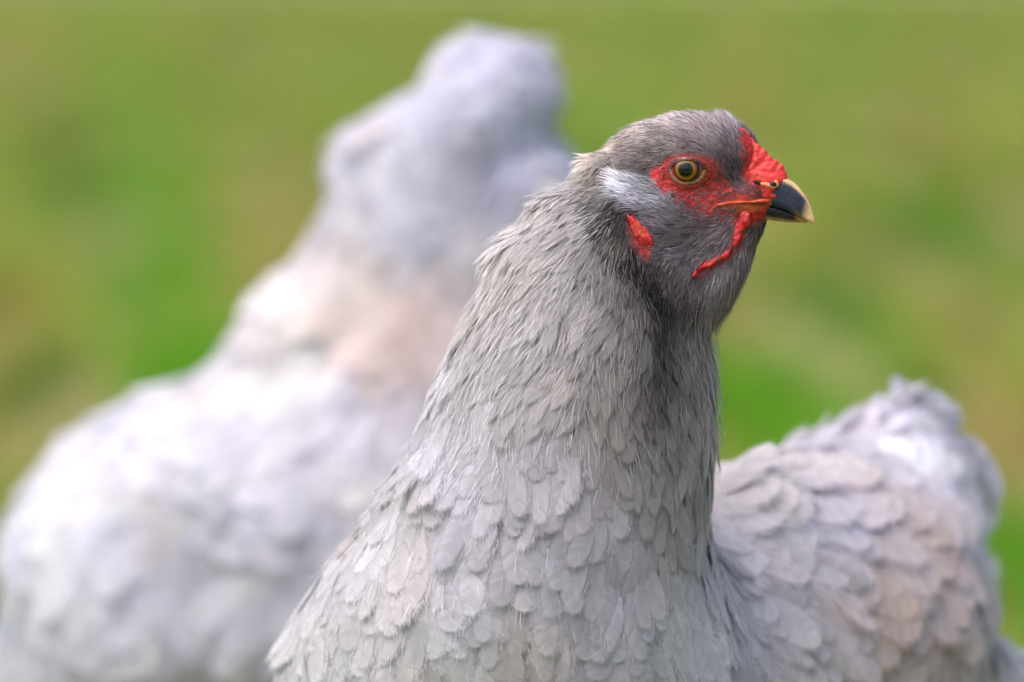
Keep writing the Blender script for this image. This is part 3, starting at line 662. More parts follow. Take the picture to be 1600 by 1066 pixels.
# ---- feathers
def plume_hen(hen_sh, V, F, G, root, ncand, exclude, n_parts, is_front, extra_scale=1.0):
    p = sample_mesh(V, F, ncand)
    p = p[exclude(p)]
    d, v, c, k = G(p)
    L, W = v[:, 0] * extra_scale, v[:, 1] * extra_scale
    keep = thin(p, 0.29 * np.sqrt(L * W)); p, d, v, c, k, L, W = [a[keep] for a in (p, d, v, c, k, L, W)]
    n = hen_sh.grad(p, 0.007); N = len(p)
    bl = vnoise(p, 60)[:, None]; b2 = vnoise(p + 7, 140)[:, None]; fine = rng.normal(1, 0.042, (N, 1))
    c = c * (0.84 + 0.20 * bl + .14 * b2) * fine * np.array([1.0, .995, 1.005])
    if not is_front: c = np.minimum(1.14 * c, .86)
    beige = np.clip((vnoise(p + 5, 38) - .60) * 3.2, 0, 1)[:, None] * (c.mean(1, keepdims=True) > .35)
    c = c * (1 - beige * np.array([0.01, 0.055, 0.11]))
    L = L * rng.uniform(.75, 1.22, N); W = W * rng.uniform(.8, 1.25, N)
    d = nrm(d + rng.normal(0, 0.19, (N, 3)) + (vnoise(p, 45) - .5)[:, None] * np.cross(n, d) * (0.8 if is_front else .3))
    lift = np.radians(v[:, 2]) * rng.uniform(.5, 1.5, N) + (vnoise(p + 9, 50) - .5) * 0.18
    X, Y, Z = frames(n, d, lift, rng.normal(0, .12, N))
    pos = p - n * 0.0035 - d * (L * 0.35)[:, None]
    # roots follow the surface back
    pos = pos - n * np.clip(hen_sh(pos), -0.004, 0.02)[:, None] - n * 0.001
    kk = k.copy(); var = rng.integers(0, 8, N)
    cent = pos + Y * (L * .6)[:, None]
    x, y, z = pix(cent)
    facing = -(n * nrm(cent - CAM)).sum(1)
    vis = (x > -10) & (x < 1610) & (y > -10) & (y < 1070) & (facing > 0.12)
    size = np.where(vis & (kk > 0), L * W * np.clip(facing, .2, 1) / z ** 2, 0) * rng.uniform(.8, 1.25, N)
    order = np.argsort(-size)[:n_parts]; order = order[size[order] > 0]
    part = np.zeros(N, bool); part[order] = True
    st = np.where(~part)[0]
    me = plume_mesh("plumage", pos[st], X[st], Y[st], Z[st], L[st], W[st], kk[st], var[st], c[st], n[st])
    obj("plumage", me, M_PLU, root, kind="stuff")
    from mathutils import Matrix
    for i in np.where(part)[0]:
        key = (kk[i], var[i])
        if key not in FMESH:
            tv, tf, ts, te = KINDS[kk[i]][var[i]]
            FMESH[key] = make_mesh("feather", tv, tf, True, None, {"streak": ts, "edge": te}); FMESH[key].materials.append(M_FEA); FMESH[key].normals_split_custom_set_from_vertices(TN(*key).astype(np.float32))
        o = bpy.data.objects.new("feather", FMESH[key]); C.objects.link(o)
        o.parent = root; o.matrix_parent_inverse = root.matrix_world.inverted()
        M = Matrix.Identity(4)
        for a in range(3):
            M[a][0] = X[i][a] * W[i]; M[a][1] = Y[i][a] * L[i]; M[a][2] = Z[i][a] * L[i]; M[a][3] = pos[i][a]
        o.matrix_basis = M
        o.color = (*[float(q) for q in c[i]], 1)
    return p, n, d, c
FMESH = {}
def ex_front(p):
    _, _, _, rd, x, y = head_guides(p)
    face = (np.linalg.norm(p - HP(1095, 305), axis=1) < 0.050) & ((x > 985) | ((x > 950) & (y > 215) & (y < 345))) | ((x > 1045) & (y < 455) & (p[:, 2] > .46))
    ear_ = (x > 958) & (x < 1060) & (y > 262) & (y < 415) & (x > 958 + np.clip(y - 345, 0, 99) * .45) & (np.linalg.norm(p - HP(1010, 340), axis=1) < .04)
    return ~((face & (p[:, 2] > P(1000, 470)[2])) | ear_)
fp, fn, fd, fc = plume_hen(hen, V0, F0, GB, root, 60000, ex_front, 300, True)

# ---- fine filaments lying over the neck, breast and back so that the outline is downy
q = sample_mesh(V0, F0, 15000, lambda c: np.where(c[:, 1] < 0.12, 1.0, 0.35) * (.04 + 2.6 * np.clip((c[:, 2] - P(800, 770)[2]) / .07, 0, 1)))
q = q[ex_front(q)]
d, v, c, k = GB(q); n = hen.grad(q, .004); N = len(q)
d = nrm(d + rng.normal(0, .16, (N, 3)) + (vnoise(q, 45) - .5)[:, None] * np.cross(n, d) * 0.7)
ln = np.clip(v[:, 0] * rng.uniform(.25, .55, N), .004, .012); c = c * (0.84 + 0.20 * vnoise(q, 60) + .16 * vnoise(q + 7, 140))[:, None] * np.array([1.0, .995, 1.005])
obj("down", bristle_mesh("down", q + n * rng.uniform(.0, .0042, (N, 1)), n, d, ln, rng.uniform(.00018, .00036, N), rng.uniform(.04, .24, N), c * rng.normal(1.10, .13, (N, 1))), M_BRI, root, kind="stuff")

# ---- bristles of the head
Fh = F[(skin_zone(V[F].mean(1)) < 0.075)]
q = sample_mesh(V, Fh, 70000)
d, L, c, rd, x, y = head_guides(q)
face_hide = (x > 1222)
prob = np.clip((rd + 2) / 9, 0.0, 1)
sparse = (x < 1160) & (rd < 4) & (rng.random(len(q)) < np.clip(.24 + rd * .018 + .35 * np.clip((y - 290) / 15, 0, 1) * (x < 1165), .05, .75)) & (np.hypot(x - 1074, y - 266) > 36)
sparse |= (rd > -9) & (rd < 4) & (rng.random(len(q)) < .25) & (np.hypot(x - 1074, y - 266) > 36)
kp = ((rng.random(len(q)) < prob) | sparse) & ~face_hide & (np.hypot(x - 1074, y - 266) > 33)
ltq = ((q - H0) @ LAT) / PX; farz = (ltq < -9) & (x > 1140) & (x < 1222) & (y > 178) & (y < 258)
kp |= farz
lob = np.minimum(polydist(x, y, RED3), polydist(x, y, RED4)); kp &= ~((lob < 1) & (ltq > 0) & (rng.random(len(q)) < .70)) | farz
kp &= rng.random(len(q)) < np.clip((0.064 - np.linalg.norm(q - HP(1085, 310), axis=1)) / 0.014, 0, 1)
kp0 = kp
q, d, L, c, rd, x, y = [a[kp] for a in (q, d, L, c, rd, x, y)]
n = hen.grad(q, .002); N = len(q)
inred = (rd < 2) & ~farz[kp0]
L = np.where(inred, np.minimum(L, .0035), L * 1.15) * rng.uniform(.6, 1.25, N)
st_ = nrm(d); cl_ = vnoise((q - st_ * (q * st_).sum(-1, keepdims=True) * .7), 700)
c = c * np.where(inred, .85, 1.0)[:, None] * (0.55 + 0.5 * vnoise(q, 300) + .5 * cl_)[:, None] * np.clip(rng.normal(1, .28, (N, 1)), .35, 2)
c = c * (1 + .10 * (vnoise(q + 3, 260) - .5)[:, None] * np.array([1.0, -.6, -.2]))
d = nrm(d + rng.normal(0, .13, (N, 3)) + (vnoise(q, 160) - .5)[:, None] * np.cross(n, d) * 0.9)
crest = np.clip((240 - y) / 60, 0, 1); top = (x > 1128) & (x < 1205) & (y < 208)
lf = rng.uniform(.08, .30, N) + .22 * crest * rng.random(N) + np.where((x > 1100) & (y > 360), .25, 0) * rng.random(N)
lf[top] += .45 * rng.random(top.sum()) ** .7; L[top] *= 1.3
# forehead tuft that shows past the comb from the far side
far = farz[kp0]
d[far] = nrm(UP * .75 + FWD * .10 - LAT * .25 + rng.normal(0, .12, (int(far.sum()), 3))); c[far] = c[far] * 1.9; L[far] = rng.uniform(.004, .0075, int(far.sum())); lf[far] = rng.uniform(.35, .8, far.sum())
# the pale tuft over the ear stands off and ends in an open fringe
ear = (x < 1035) & (x > 962) & (y > 270) & (y < 335) & (y > 262 + (x - 962) * .25) & (y < 318 + (x - 962) * .45)
lf[ear] += .25 * rng.random(ear.sum()) + .12; L[ear] *= 1.15
obj("head_bristles", bristle_mesh("head_bristles", q, n, d, L, rng.uniform(.00026, .00060, N), lf, np.clip(c * 1.35, .004, 1)), M_BRI, root, kind="stuff")

# ---- tail feathers: broad soft quills fanned out of the rump
def tail_feathers(rows):
    for i, (bx, by, tx, ty, y, w_, tl) in enumerate(rows):
        a, b = P(bx, by, y), P(tx, ty, y + .008); L_ = np.linalg.norm(b - a); Y = nrm(b - a)
        nn = nrm(np.array([.25 * tl, -1.0, .35])); X = nrm(np.cross(Y, nn)); Z = np.cross(X, Y)
        key = (2, i % 8); o = bpy.data.objects.new("tail_feather", FMESH[key]); C.objects.link(o); o.parent = root; o.matrix_parent_inverse = root.matrix_world.inverted()
        from mathutils import Matrix
        M = Matrix.Identity(4)
        for k_ in range(3): M[k_][0] = X[k_] * w_ * 1e-3; M[k_][1] = Y[k_] * L_; M[k_][2] = Z[k_] * L_; M[k_][3] = a[k_]
        o.matrix_basis = M; g_ = rng.uniform(.62, .78); o.color = (g_, g_ * .975, g_ * 1.02, 1)
for v_ in range(8):
    if (2, v_) not in FMESH:
        tv, tf, ts, te = KINDS[2][v_]; FMESH[2, v_] = make_mesh("feather", tv, tf, True, None, {"streak": ts, "edge": te}); FMESH[2, v_].materials.append(M_FEA)
        FMESH[2, v_].normals_split_custom_set_from_vertices(TN(2, v_).astype(np.float32))
tail_feathers([(1405, 760, 1425, 604, .300, 34, 0), (1440, 770, 1462, 640, .298, 30, 1), (1385, 760, 1385, 650, .290, 32, -1), (1470, 800, 1532, 694, .305, 26, 1), (1480, 830, 1545, 735, .303, 24, 1), (1480, 860, 1546, 800, .300, 24, 1),
               (1340, 770, 1300, 682, .280, 30, -1), (1330, 780, 1255, 700, .275, 26, -1), (1310, 790, 1218, 732, .268, 24, -1), (1360, 760, 1335, 678, .282, 30, -1), (1420, 790, 1490, 700, .290, 30, 1), (1400, 780, 1440, 660, .285, 34, 0), (1450, 830, 1520, 770, .288, 28, 1),
               (1470, 930, 1563, 880, .300, 26, 1), (1470, 960, 1562, 940, .298, 28, 1), (1480, 990, 1555, 1000, .300, 28, 1), (1450, 900, 1540, 845, .290, 28, 1), (1380, 800, 1410, 700, .275, 36, 0), (1330, 800, 1340, 715, .262, 34, -1)])

# ---- small overlapping feathers of the crown, cheeks and throat
q = sample_mesh(V, Fh, 14000)
d, L, c, rd, x, y = head_guides(q)
kp = (rd > 5) & (x < 1215) & (np.hypot(x - 1074, y - 266) > 44) & (np.linalg.norm(q - HP(1085, 310), axis=1) < .060)
q, d, L, c, x, y = [a[kp] for a in (q, d, L, c, x, y)]
kp = thin(q, .00105 * np.clip(L / .007, .7, 1.5)); q, d, L, c, x, y = [a[kp] for a in (q, d, L, c, x, y)]
n = hen.grad(q, .003); N = len(q); c = np.clip(c * 1.25 * (.78 + .44 * vnoise(q, 300))[:, None] * rng.normal(1, .16, (N, 1)), .004, .9)
d = nrm(d + rng.normal(0, .16, (N, 3)) + (vnoise(q, 160) - .5)[:, None] * np.cross(n, d) * 0.9)
X, Y, Z = frames(n, d, rng.uniform(.0, .16, N), rng.normal(0, .2, N)); L = L * rng.uniform(.85, 1.35, N)
obj("head_plumage", plume_mesh("head_plumage", q - n * .0004 - d * L[:, None] * .25, X, Y, Z, L, L * rng.uniform(.26, .42, N), np.full(N, 3), rng.integers(0, 8, N), c, n), M_PLU, root, kind="stuff")

# ---- eyes
def disc_frame(n):
    a = nrm(np.cross(UP, n)); a = a if a @ FWD > 0 else -a
    b = nrm(np.cross(n, a)); b = b if b[2] > 0 else -b
    return a, b
pe, ne = hen.hit(1072, 265); pe = pe[0]; ne = nrm(ne[0] * .35 + LAT * .55 - fw * .25)
RE = 9.6e-3; CE = pe - ne * (RE - 2.7e-3)
ea, eb = disc_frame(ne)
def eye_mesh():
    nu, nv = 96, 56; Vv = [CE + ne * RE]; c = [(0, 0, 0)]
    th = np.linspace(0, R(80), nv + 1)[1:]
    for t in th:
        for u in np.arange(nu) / nu * 2 * np.pi:
            Vv.append(CE + RE * (ne * math.cos(t) + math.sin(t) * (ea * math.cos(u) + eb * math.sin(u))))
    Vv = np.array(Vv); r_ = np.sin(np.concatenate([[0], np.repeat(th, nu)])) * RE / PX
    an = np.concatenate([[0], np.tile(np.arange(nu) / nu * 2 * np.pi, nv)])
    st = np.array([math.sin(a * 17) * .5 + math.sin(a * 31 + 1) * .5 for a in an])
    c = np.zeros((len(Vv), 3))
    rr = r_ + st * .35
    keys = [(0, (4, 4, 6)), (10.2, (5, 5, 8)), (11.6, (70, 62, 16)), (13, (128, 100, 26)), (15.0, (152, 84, 22)), (17.0, (92, 38, 12)), (18.8, (44, 22, 12)), (20.4, (22, 14, 10)), (22.0, (84, 74, 60)), (25, (140, 124, 100)), (40, (150, 104, 78))]
    kr = [a for a, _ in keys]; kc = np.array([lin(b) for _, b in keys])
    for i in range(3): c[:, i] = np.interp(rr, kr, kc[:, i])
    c *= np.where((r_ > 11) & (r_ < 19), 1 + .18 * st, 1)[:, None]
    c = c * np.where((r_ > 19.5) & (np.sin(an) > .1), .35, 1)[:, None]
    Ff = [[0, 1 + j, 1 + (j + 1) % nu] for j in range(nu)]; Fq = []
    for i in range(nv - 1):
        for j in range(nu):
            a = 1 + i * nu + j; b = 1 + i * nu + (j + 1) % nu; Fq.append([a, a + nu, b + nu, b])
    return Vv, [np.array(Ff), np.array(Fq)], c
def lid_mesh():
    nu = 96; rings = []; cols = []
    T = np.arange(nu) / nu * 2 * np.pi
    # almond opening: corner on the beak side, a smaller one behind
    ca, sa = np.cos(T), np.sin(T)
    inx = np.where(ca > 0, 25 * np.abs(ca) ** .9, -21.5 * np.abs(ca) ** 1.0); iny = np.where(sa > 0, 13.5, -19.0) * np.abs(sa) ** 1.05 - np.where(ca > 0, ca ** 3 * 1.0, 0)
    for (gx, gy, hh, cc) in ((0, 0, -.6, (30, 18, 12)), (.6, .6, .4, (110, 84, 62)), (2.6, 2.4, .7, (150, 112, 80)), (5.2, 4.6, .5, (136, 66, 50)), (7.2, 6.4, .15, (98, 34, 30)), (9.5, 8.4, .45, (140, 36, 34)), (13, 11.5, .0, (130, 32, 30)), (17, 15, -1.6, (130, 30, 28))):
        x = inx + gx * ca * np.where(ca > 0, 1.15, .8); y = iny + gy * sa * np.where(sa > 0, .62, 1.0)
        a, b = x * PX, y * PX; r2 = a * a + b * b
        hs = np.sqrt(np.maximum(RE ** 2 - r2, 0)) - (RE - 2.7e-3)
        hk = np.array([0.0] * nu)
        pos = pe + ea * a[:, None] + eb * b[:, None]
        hk = -np.array(hen(pos + 0 * ne)) / np.maximum((hen.grad(pos) @ ne), .3)
        fall = np.clip((np.hypot(gx, gy) - 4) / 16, 0, 1)
        h = np.maximum(hs, hk) * (1 - fall) + hk * fall + hh * 1e-3 * .75
        h = h + 1e-4 * np.sin(T * 23 + gx) * (gx > 2)
        rings.append(pos + ne * h[:, None])
        cl = np.tile(lin(cc), (nu, 1))
        if gx < 6: cl[sa > .05] = lin((58, 34, 28))
        cols.append(cl * (1 + .15 * np.sin(T * 19)[:, None]))
    Vv = np.concatenate(rings); Fq = []
    for i in range(len(rings) - 1):
        for j in range(nu):
            a = i * nu + j; b = i * nu + (j + 1) % nu; Fq.append([a, a + nu, b + nu, b])
    return Vv, np.array(Fq), np.concatenate(cols)
def pair(name, V_, F_, c_, mat, parent=root, **kw):
    """one on the near side of the head, one mirrored on the far side"""
    out = []
    for s in (0, 1):
        vv = mirror(np.asarray(V_)) if s else np.asarray(V_)
        ff = F_ if isinstance(F_, list) else [F_]
        ff = [f[:, ::-1] for f in ff] if s else ff
        out.append(obj(name, make_mesh(name, vv, ff, True, c_), mat, parent, **kw))
    return out
ev, ef, ec = eye_mesh(); pair("eye", ev, ef, ec, M_EYE)
lv, lf_, lc = lid_mesh(); pair("eyelid", lv, lf_, lc, M_SKIN)

# ---- fleshy parts as small blended lumps on the skin
def blobs(name, items, base, h=0.0006, k=0.0006, two=True, mat=M_COMB, jit=.25, wr=.00035, hi=None):
    s = Shape(); s.group(k); pts = []
    for (c, ax, r_) in items: s.ell(c, ax, r_); pts.append(c)
    pts = np.array(pts); mr = max(max(r_) for _, _, r_ in items) + .002
    v_, f_ = surface_net(s, pts.min(0) - mr, pts.max(0) + mr, h)
    g_ = s.grad(v_)
    v_ = v_ + g_ * ((vnoise(v_, 900) - .5) * 2 * wr + (vnoise(v_, 380) - .5) * 2 * wr)[:, None]
    cc = np.asarray(base)[None] * (1 - jit + 2 * jit * vnoise(v_, 600))[:, None]
    if hi is not None:
        t_ = np.clip((vnoise(v_ + 2, 300) - .5) * 4, 0, 1)[:, None] * .6; cc = cc * (1 - t_) + lin(hi) * t_
    if two: return pair(name, v_, f_, cc, mat)
    return obj(name, make_mesh(name, v_, f_, True, cc), mat, root)
# pea comb: three rows of bumps from the brow down to the beak
items = []
ridge = [(1158, 206), (1164, 214), (1172, 222), (1181, 230), (1190, 239), (1200, 248), (1209, 256), (1217, 264), (1222, 271)]
for i, (x, y) in enumerate(ridge):
    items.append((HP(x, y + 3, 0), headaxes(40), np.array([5.6, 6.0, 9.5 + 1.8 * math.sin(i * 2.1)]) * PX))
    items.append((HP(x - 3, y + 12, 0), headaxes(40), np.array([10, 9, 14]) * PX))
    for s in (-1, 1):
        items.append((HP(x - 7, y + 13 + (i % 2) * 2, s * 9), headaxes(40), np.array([6.8, 5.2, 7.2]) * PX))
        items.append((HP(x - 14, y + 24 - (i % 2) * 2, s * 14), headaxes(40), np.array([6.5, 5.5, 7.5]) * PX))
        if i > 3: items.append((HP(x - 20, y + 33, s * 17), headaxes(30), np.array([7, 6, 7]) * PX))
blobs("comb", items, lin((206, 50, 48)), two=False, hi=(226, 96, 84), wr=.0002)
# cere with nostrils
items = [(HP(1196, 282, 12), headaxes(25), np.array([22, 11, 15]) * PX), (HP(1186, 276, 14), headaxes(25), np.array([18, 9, 12]) * PX), (HP(1212, 280, 8), headaxes(30), np.array([14, 9, 11]) * PX),
         (HP(1196, 303, 14), headaxes(8), np.array([22, 9, 7]) * PX)]
ce = blobs("cere", items, lin((206, 54, 48)), hi=(220, 98, 74), wr=.0002)
def hitn(px, py, out=0.0):
    p_, n__ = headshape.hit(px, py); return p_[0] + n__[0] * out, n__[0]
headshape = Shape(); headshape.groups = [hen.groups[0], hen.groups[-1]]
headshape.group(0.0006)
for (c_, a_, r_) in items: headshape.ell(c_, a_, r_)
def surf_ell(px, py, rx, ry, rn, ang, out=0.0):
    p_, n__ = hitn(px, py, out)
    a = nrm(np.cross(UP, n__)); a = a if a @ FWD > 0 else -a; b = nrm(np.cross(n__, a)); b = b if b[2] > 0 else -b
    c, s = math.cos(R(ang)), math.sin(R(ang))
    return (p_, np.array([a * c + b * s, n__, -a * s + b * c]), np.array([rx, rn, ry]) * PX)
blobs("nostril_flap", [surf_ell(1198, 289, 11, 3.4, 3.0, -12, .0002), surf_ell(1207, 291, 10, 3.8, 3.0, 0, .0002), surf_ell(1213, 286, 4, 5, 2.4, 50)], lin((214, 140, 92)), h=.0005, k=.0004, wr=.0001)
blobs("nostril", [surf_ell(1185, 286, 7, 3.0, 2.2, -25, .0001), surf_ell(1180, 284, 3.4, 2.4, 2.0, -25, .0001)], lin((34, 12, 14)), h=.0004, k=.0003, wr=0)
blobs("horn_spot", [surf_ell(1207, 288, 6.0, 4.2, 2.6, -5, .0008)], lin((34, 34, 52)), h=.0004, k=.0003, wr=0, mat=M_BEAK)
# yellow corner of the mouth
pts = [(1111, 334), (1113, 327), (1120, 321.5), (1132, 318.5), (1146, 317), (1160, 316.5), (1174, 316), (1188, 315), (1200, 314)]
its = [surf_ell(x, y, 5.8, 1.6, 1.8, a, -.0003) for (x, y), a in zip(pts, (75, 60, 35, 12, 6, 3, 2, 3, 5))]
its += [surf_ell((pts[i][0] + pts[i + 1][0]) / 2, (pts[i][1] + pts[i + 1][1]) / 2, 5.5, 1.5, 1.8, 8, -.0003) for i in range(2, 8)]
blobs("mouth_corner", its, lin((186, 78, 50)), h=.0005, k=.0005, wr=.0002, jit=.35, hi=(170, 44, 36))
# wattles
W_ = [(1168, 340, 10), (1164, 350, 9), (1158, 361, 7.5), (1153, 371, 7), (1149, 380, 8), (1143, 389, 7), (1135, 397, 7.5), (1126, 403, 7), (1116, 409, 7.5), (1106, 414, 7), (1096, 420, 8), (1086, 427, 7), (1079, 432, 5)]
its = []
ws = [hitn(x, y) for x, y, _ in W_]; wl = np.array([(p_ - H0) @ LAT / PX for p_, _ in ws]); wl = np.convolve(np.pad(wl, 1, 'edge'), [.3, .4, .3], 'valid')
for i, (x, y, r_) in enumerate(W_):
    an = 55 if i < 7 else 30
    for t in (0, .5):
        if i + 1 >= len(W_) and t: continue
        x2, y2 = (x, y) if not t else ((x + W_[i + 1][0]) / 2, (y + W_[i + 1][1]) / 2)
        k_ = math.sin((i + t) * 2.3)
        its.append((HQ(x2 + 1.6 * k_, y2 + 1.2 * k_, wl[i] + 1.8 + 1.8 * k_), headaxes(-an), np.array([r_ * .8, r_ * .5, r_ * (.40 + .14 * k_)]) * PX))
        if i < 11: its.append((HQ(x2 - 4 - i * .3, y2 - 5, wl[i] + 0.5), headaxes(-an), np.array([r_ * .8, r_ * .4, r_ * .8]) * PX))
blobs("wattle", its, lin((164, 18, 22)), jit=.5, wr=.00022, k=.0005, hi=(206, 58, 50))
# earlobes: oval folds set in the feathers behind the jaw
lobe = []
el = np.median([(hitn(x, y)[0] - H0) @ LAT / PX for x, y in ((986, 350), (994, 368), (1004, 386), (1012, 398))])
for (dx, t0, t1, w0, oz) in ((-1, .0, .86, 3.6, 0.5), (5.5, .06, .95, 4.0, 2.0), (11.5, .14, 1.0, 3.6, .5), (17, .3, .92, 2.8, -2)):
    for t in np.linspace(t0, t1, 16):
        kx = math.sin(t * 17 + dx)
        x = 983 + 30 * t + dx * math.sin(math.pi * min(1, .15 + t * .8)) + kx * .7; y = 339 + 66 * t
        lobe.append((HQ(x, y, el - 1.5 + oz + kx * .6 - 5 * abs(t - .45)), headaxes(62), np.array([6, 3.6, w0 * (.5 + .5 * math.sin(math.pi * (t * .8 + .1)))]) * PX))
blobs("earlobe", lobe, lin((160, 30, 30)), jit=.5, wr=.0002, k=.00022, hi=(204, 84, 66))

# ---- beak
def beak(stations, n_arc, under):
    xs = np.array([s[0] for s in stations], float); fine = np.linspace(0, 1, 30)
    t = np.linspace(0, 1, len(xs))
    X_ = np.interp(fine, t, xs); T_ = np.interp(fine, t, [s[1] for s in stations]); B_ = np.interp(fine, t, [s[2] for s in stations]); Wd = np.interp(fine, t, [s[3] for s in stations])
    ker = np.array([.25, .5, .25])
    for arr in (X_, T_, B_, Wd): arr[1:-1] = np.convolve(arr, ker, 'valid')
    Vv, cc = [], []
    for x, tp, bt, hw in zip(X_, T_, B_, Wd):
        for k_ in range(n_arc + 1):
            a = math.pi * k_ / n_arc
            ca, sa = math.cos(a), math.sin(a)
            la = hw * np.sign(ca) * abs(ca) ** .75
            if not under: y = bt + (tp - bt) * sa ** .85; 
            else: y = tp + (bt - tp) * sa ** .8
            Vv.append(HP(x, y, la)); v01 = sa
            if not under:
                tan = np.clip((v01 - .80) / .08, 0, 1); tan = max(tan, np.clip((x - 1252 + (y - 335) * .3) / 12, 0, 1)); base_ = np.clip((1207 - x + (y - 300) * .15) / 5, 0, 1)
                dark = lin((40, 44, 62)); c_ = dark * (1 - tan) + lin((206, 172, 124)) * tan; c_ = c_ * (1 - base_) + lin((222, 140, 84)) * base_
                ed = np.clip((.13 - v01) / .07, 0, 1) * np.clip((x - 1238) / 10, 0, 1); c_ = c_ * (1 - ed * .6) + lin((170, 130, 84)) * ed * .6
            else:
                tan = np.clip((v01 - .66) / .12, 0, 1); tan = max(tan, np.clip((x - 1242) / 8, 0, 1)); base_ = np.clip((1186 - x) / 4, 0, 1)
                dark = lin((28, 27, 34)); c_ = dark * (1 - tan) + lin((176, 132, 84)) * tan; c_ = c_ * (1 - base_) + lin((214, 96, 58)) * base_
            cc.append(c_)
    m = n_arc + 1; Fq = []
    for i in range(len(X_) - 1):
        for k_ in range(m):
            a, b = i * m + k_, i * m + (k_ + 1) % m; Fq.append([a, b, b + m, a + m])
    Vv = np.array(Vv)
    cap = len(Vv); Vv = np.vstack([Vv, Vv[-m:].mean(0), Vv[:m].mean(0)]); cc += [cc[-1], cc[0]]
    Ft = [[cap - m + k_, cap - m + (k_ + 1) % m, cap] for k_ in range(m)] + [[(k_ + 1) % m, k_, cap + 1] for k_ in range(m)]
    return Vv, [np.array(Fq), np.array(Ft)], np.array(cc)
bv_, bf_, bc_ = beak([(1172, 276, 315, 17), (1195, 272, 317, 18.5), (1210, 273, 320, 18), (1225, 276, 325, 16), (1238, 283, 331, 13.5), (1249, 293, 337, 11), (1258, 305, 342, 8.5), (1265, 318, 346, 6), (1270, 332, 349, 3.6), (1272.5, 342, 350.5, 1.8), (1272.8, 348, 351, .6)], 20, False)
obj("upper_beak", make_mesh("upper_beak", bv_, bf_, True, bc_), M_BEAK, root)
bv_, bf_, bc_ = beak([(1165, 318, 340, 14), (1180, 318, 341, 15), (1195, 319.5, 343, 14), (1210, 322.5, 345.5, 12.5), (1225, 327, 347, 10.5), (1238, 332, 348, 8), (1248, 337, 348, 5.5), (1256, 342, 348.5, 3), (1261, 345, 349, 1)], 16, True)
obj("lower_beak", make_mesh("lower_beak", bv_, bf_, True, bc_), M_BEAK, root)

# ---- legs and feet
def tube(path, rad, seg=12):
    path = np.array(path, float); Vv = []; 
    for i, p_ in enumerate(path):
        t = nrm(path[min(i + 1, len(path) - 1)] - path[max(i - 1, 0)]); u = nrm(np.cross(t, [0.3, 1, .1])); v_ = np.cross(t, u)
        for j in range(seg):
            a = 2 * math.pi * j / seg; Vv.append(p_ + rad[i] * (u * math.cos(a) + v_ * math.sin(a)))
    n__ = len(path); Vv += [path[0], path[-1]]; Fq, Ft = [], []
    for i in range(n__ - 1):
        for j in range(seg):
            a, b = i * seg + j, i * seg + (j + 1) % seg; Fq.append([a, b, b + seg, a + seg])
    for j in range(seg):
        Ft.append([(j + 1) % seg, j, n__ * seg]); Ft.append([(n__ - 1) * seg + j, (n__ - 1) * seg + (j + 1) % seg, n__ * seg + 1])
    return np.array(Vv), [np.array(Fq), np.array(Ft)]
def legs(places, heading, root):
    for q in places:
        g0 = np.array([q[0], q[1], 0.0])
        hd_ = np.array([math.cos(heading), math.sin(heading), 0]); sd_ = np.array([-hd_[1], hd_[0], 0])
        top = np.array([q[0], q[1], max(q[2] - .03, .08)]) - hd_ * .02; ank = g0 + np.array([0, 0, .016])
        v_, f_ = tube([top, top * .6 + ank * .4, top * .25 + ank * .75, ank], [.013, .0085, .0075, .0095])
        lg = obj("leg", make_mesh("leg", v_, f_, True, np.tile(lin((190, 150, 70)), (len(v_), 1))), M_LEG, root)
        for a, l in ((0, .07), (R(32), .058), (R(-32), .058), (R(180), .03)):
            dr = hd_ * math.cos(a) + sd_ * math.sin(a)
            v_, f_ = tube([ank + dr * 0, ank + dr * l * .5 + np.array([0, 0, -.005]), ank + dr * l * .85 + np.array([0, 0, -.009]), ank + dr * l * .92 + np.array([0, 0, -.009]), ank + dr * (l * 1.15) + np.array([0, 0, -.015])], [.0085, .0068, .0055, .003, .0006])
            obj("toe", make_mesh("toe", v_, f_, True, np.tile(lin((186, 146, 70)), (len(v_), 1))), M_LEG, lg)
legs(LEGS, R(-135), root)

# =================================================================== THE REAR HEN (face turned away)
YB = 0.70
r2 = bpy.data.objects.new("hen", None); C.objects.link(r2); r2.location = (-0.18, YB, 0)
r2["label"] = "blurred white hen standing behind, fluffy and out of focus, with its face turned away"
r2["category"] = "hen"; r2["group"] = "pale hens standing on the grass"
bpy.context.view_layer.update()
back = Shape(); back.group(0.004)
RB = [((700, 125), (825, 122), .0, .030), ((672, 145), (848, 140), .0, .036), ((648, 178), (848, 165), 0, .040), ((612, 205), (846, 205), 0, .042), ((560, 232), (866, 235), .005, .045), ((530, 275), (890, 265), .01, .05), ((512, 310), (920, 300), .01, .054), ((498, 350), (950, 345), .01, .058), ((475, 400), (985, 400), .015, .063), ((445, 450), (1010, 450), .02, .068),
      ((418, 500), (1030, 500), .02, .074), ((380, 560), (1040, 560), .02, .08), ((335, 630), (1040, 630), .02, .09)]
for i in range(len(RB) - 1):
    for s in (0, .5):
        a, b = RB[i], RB[i + 1]
        l = np.array(a[0]) * (1 - s) + np.array(b[0]) * s; r_ = np.array(a[1]) * (1 - s) + np.array(b[1]) * s
        A, B = P(l[0], l[1], YB + a[2]), P(r_[0], r_[1], YB + a[2]); ex = nrm(B - A); ra = np.linalg.norm(B - A) / 2 - .003; dr = a[3] * (1 - s) + b[3] * s
        back.ell((A + B) / 2, [ex, [0, 1.0, 0], np.cross(ex, [0, 1.0, 0])], (ra - .004, dr, min(ra * .6, .05)))
back.group(0.008)
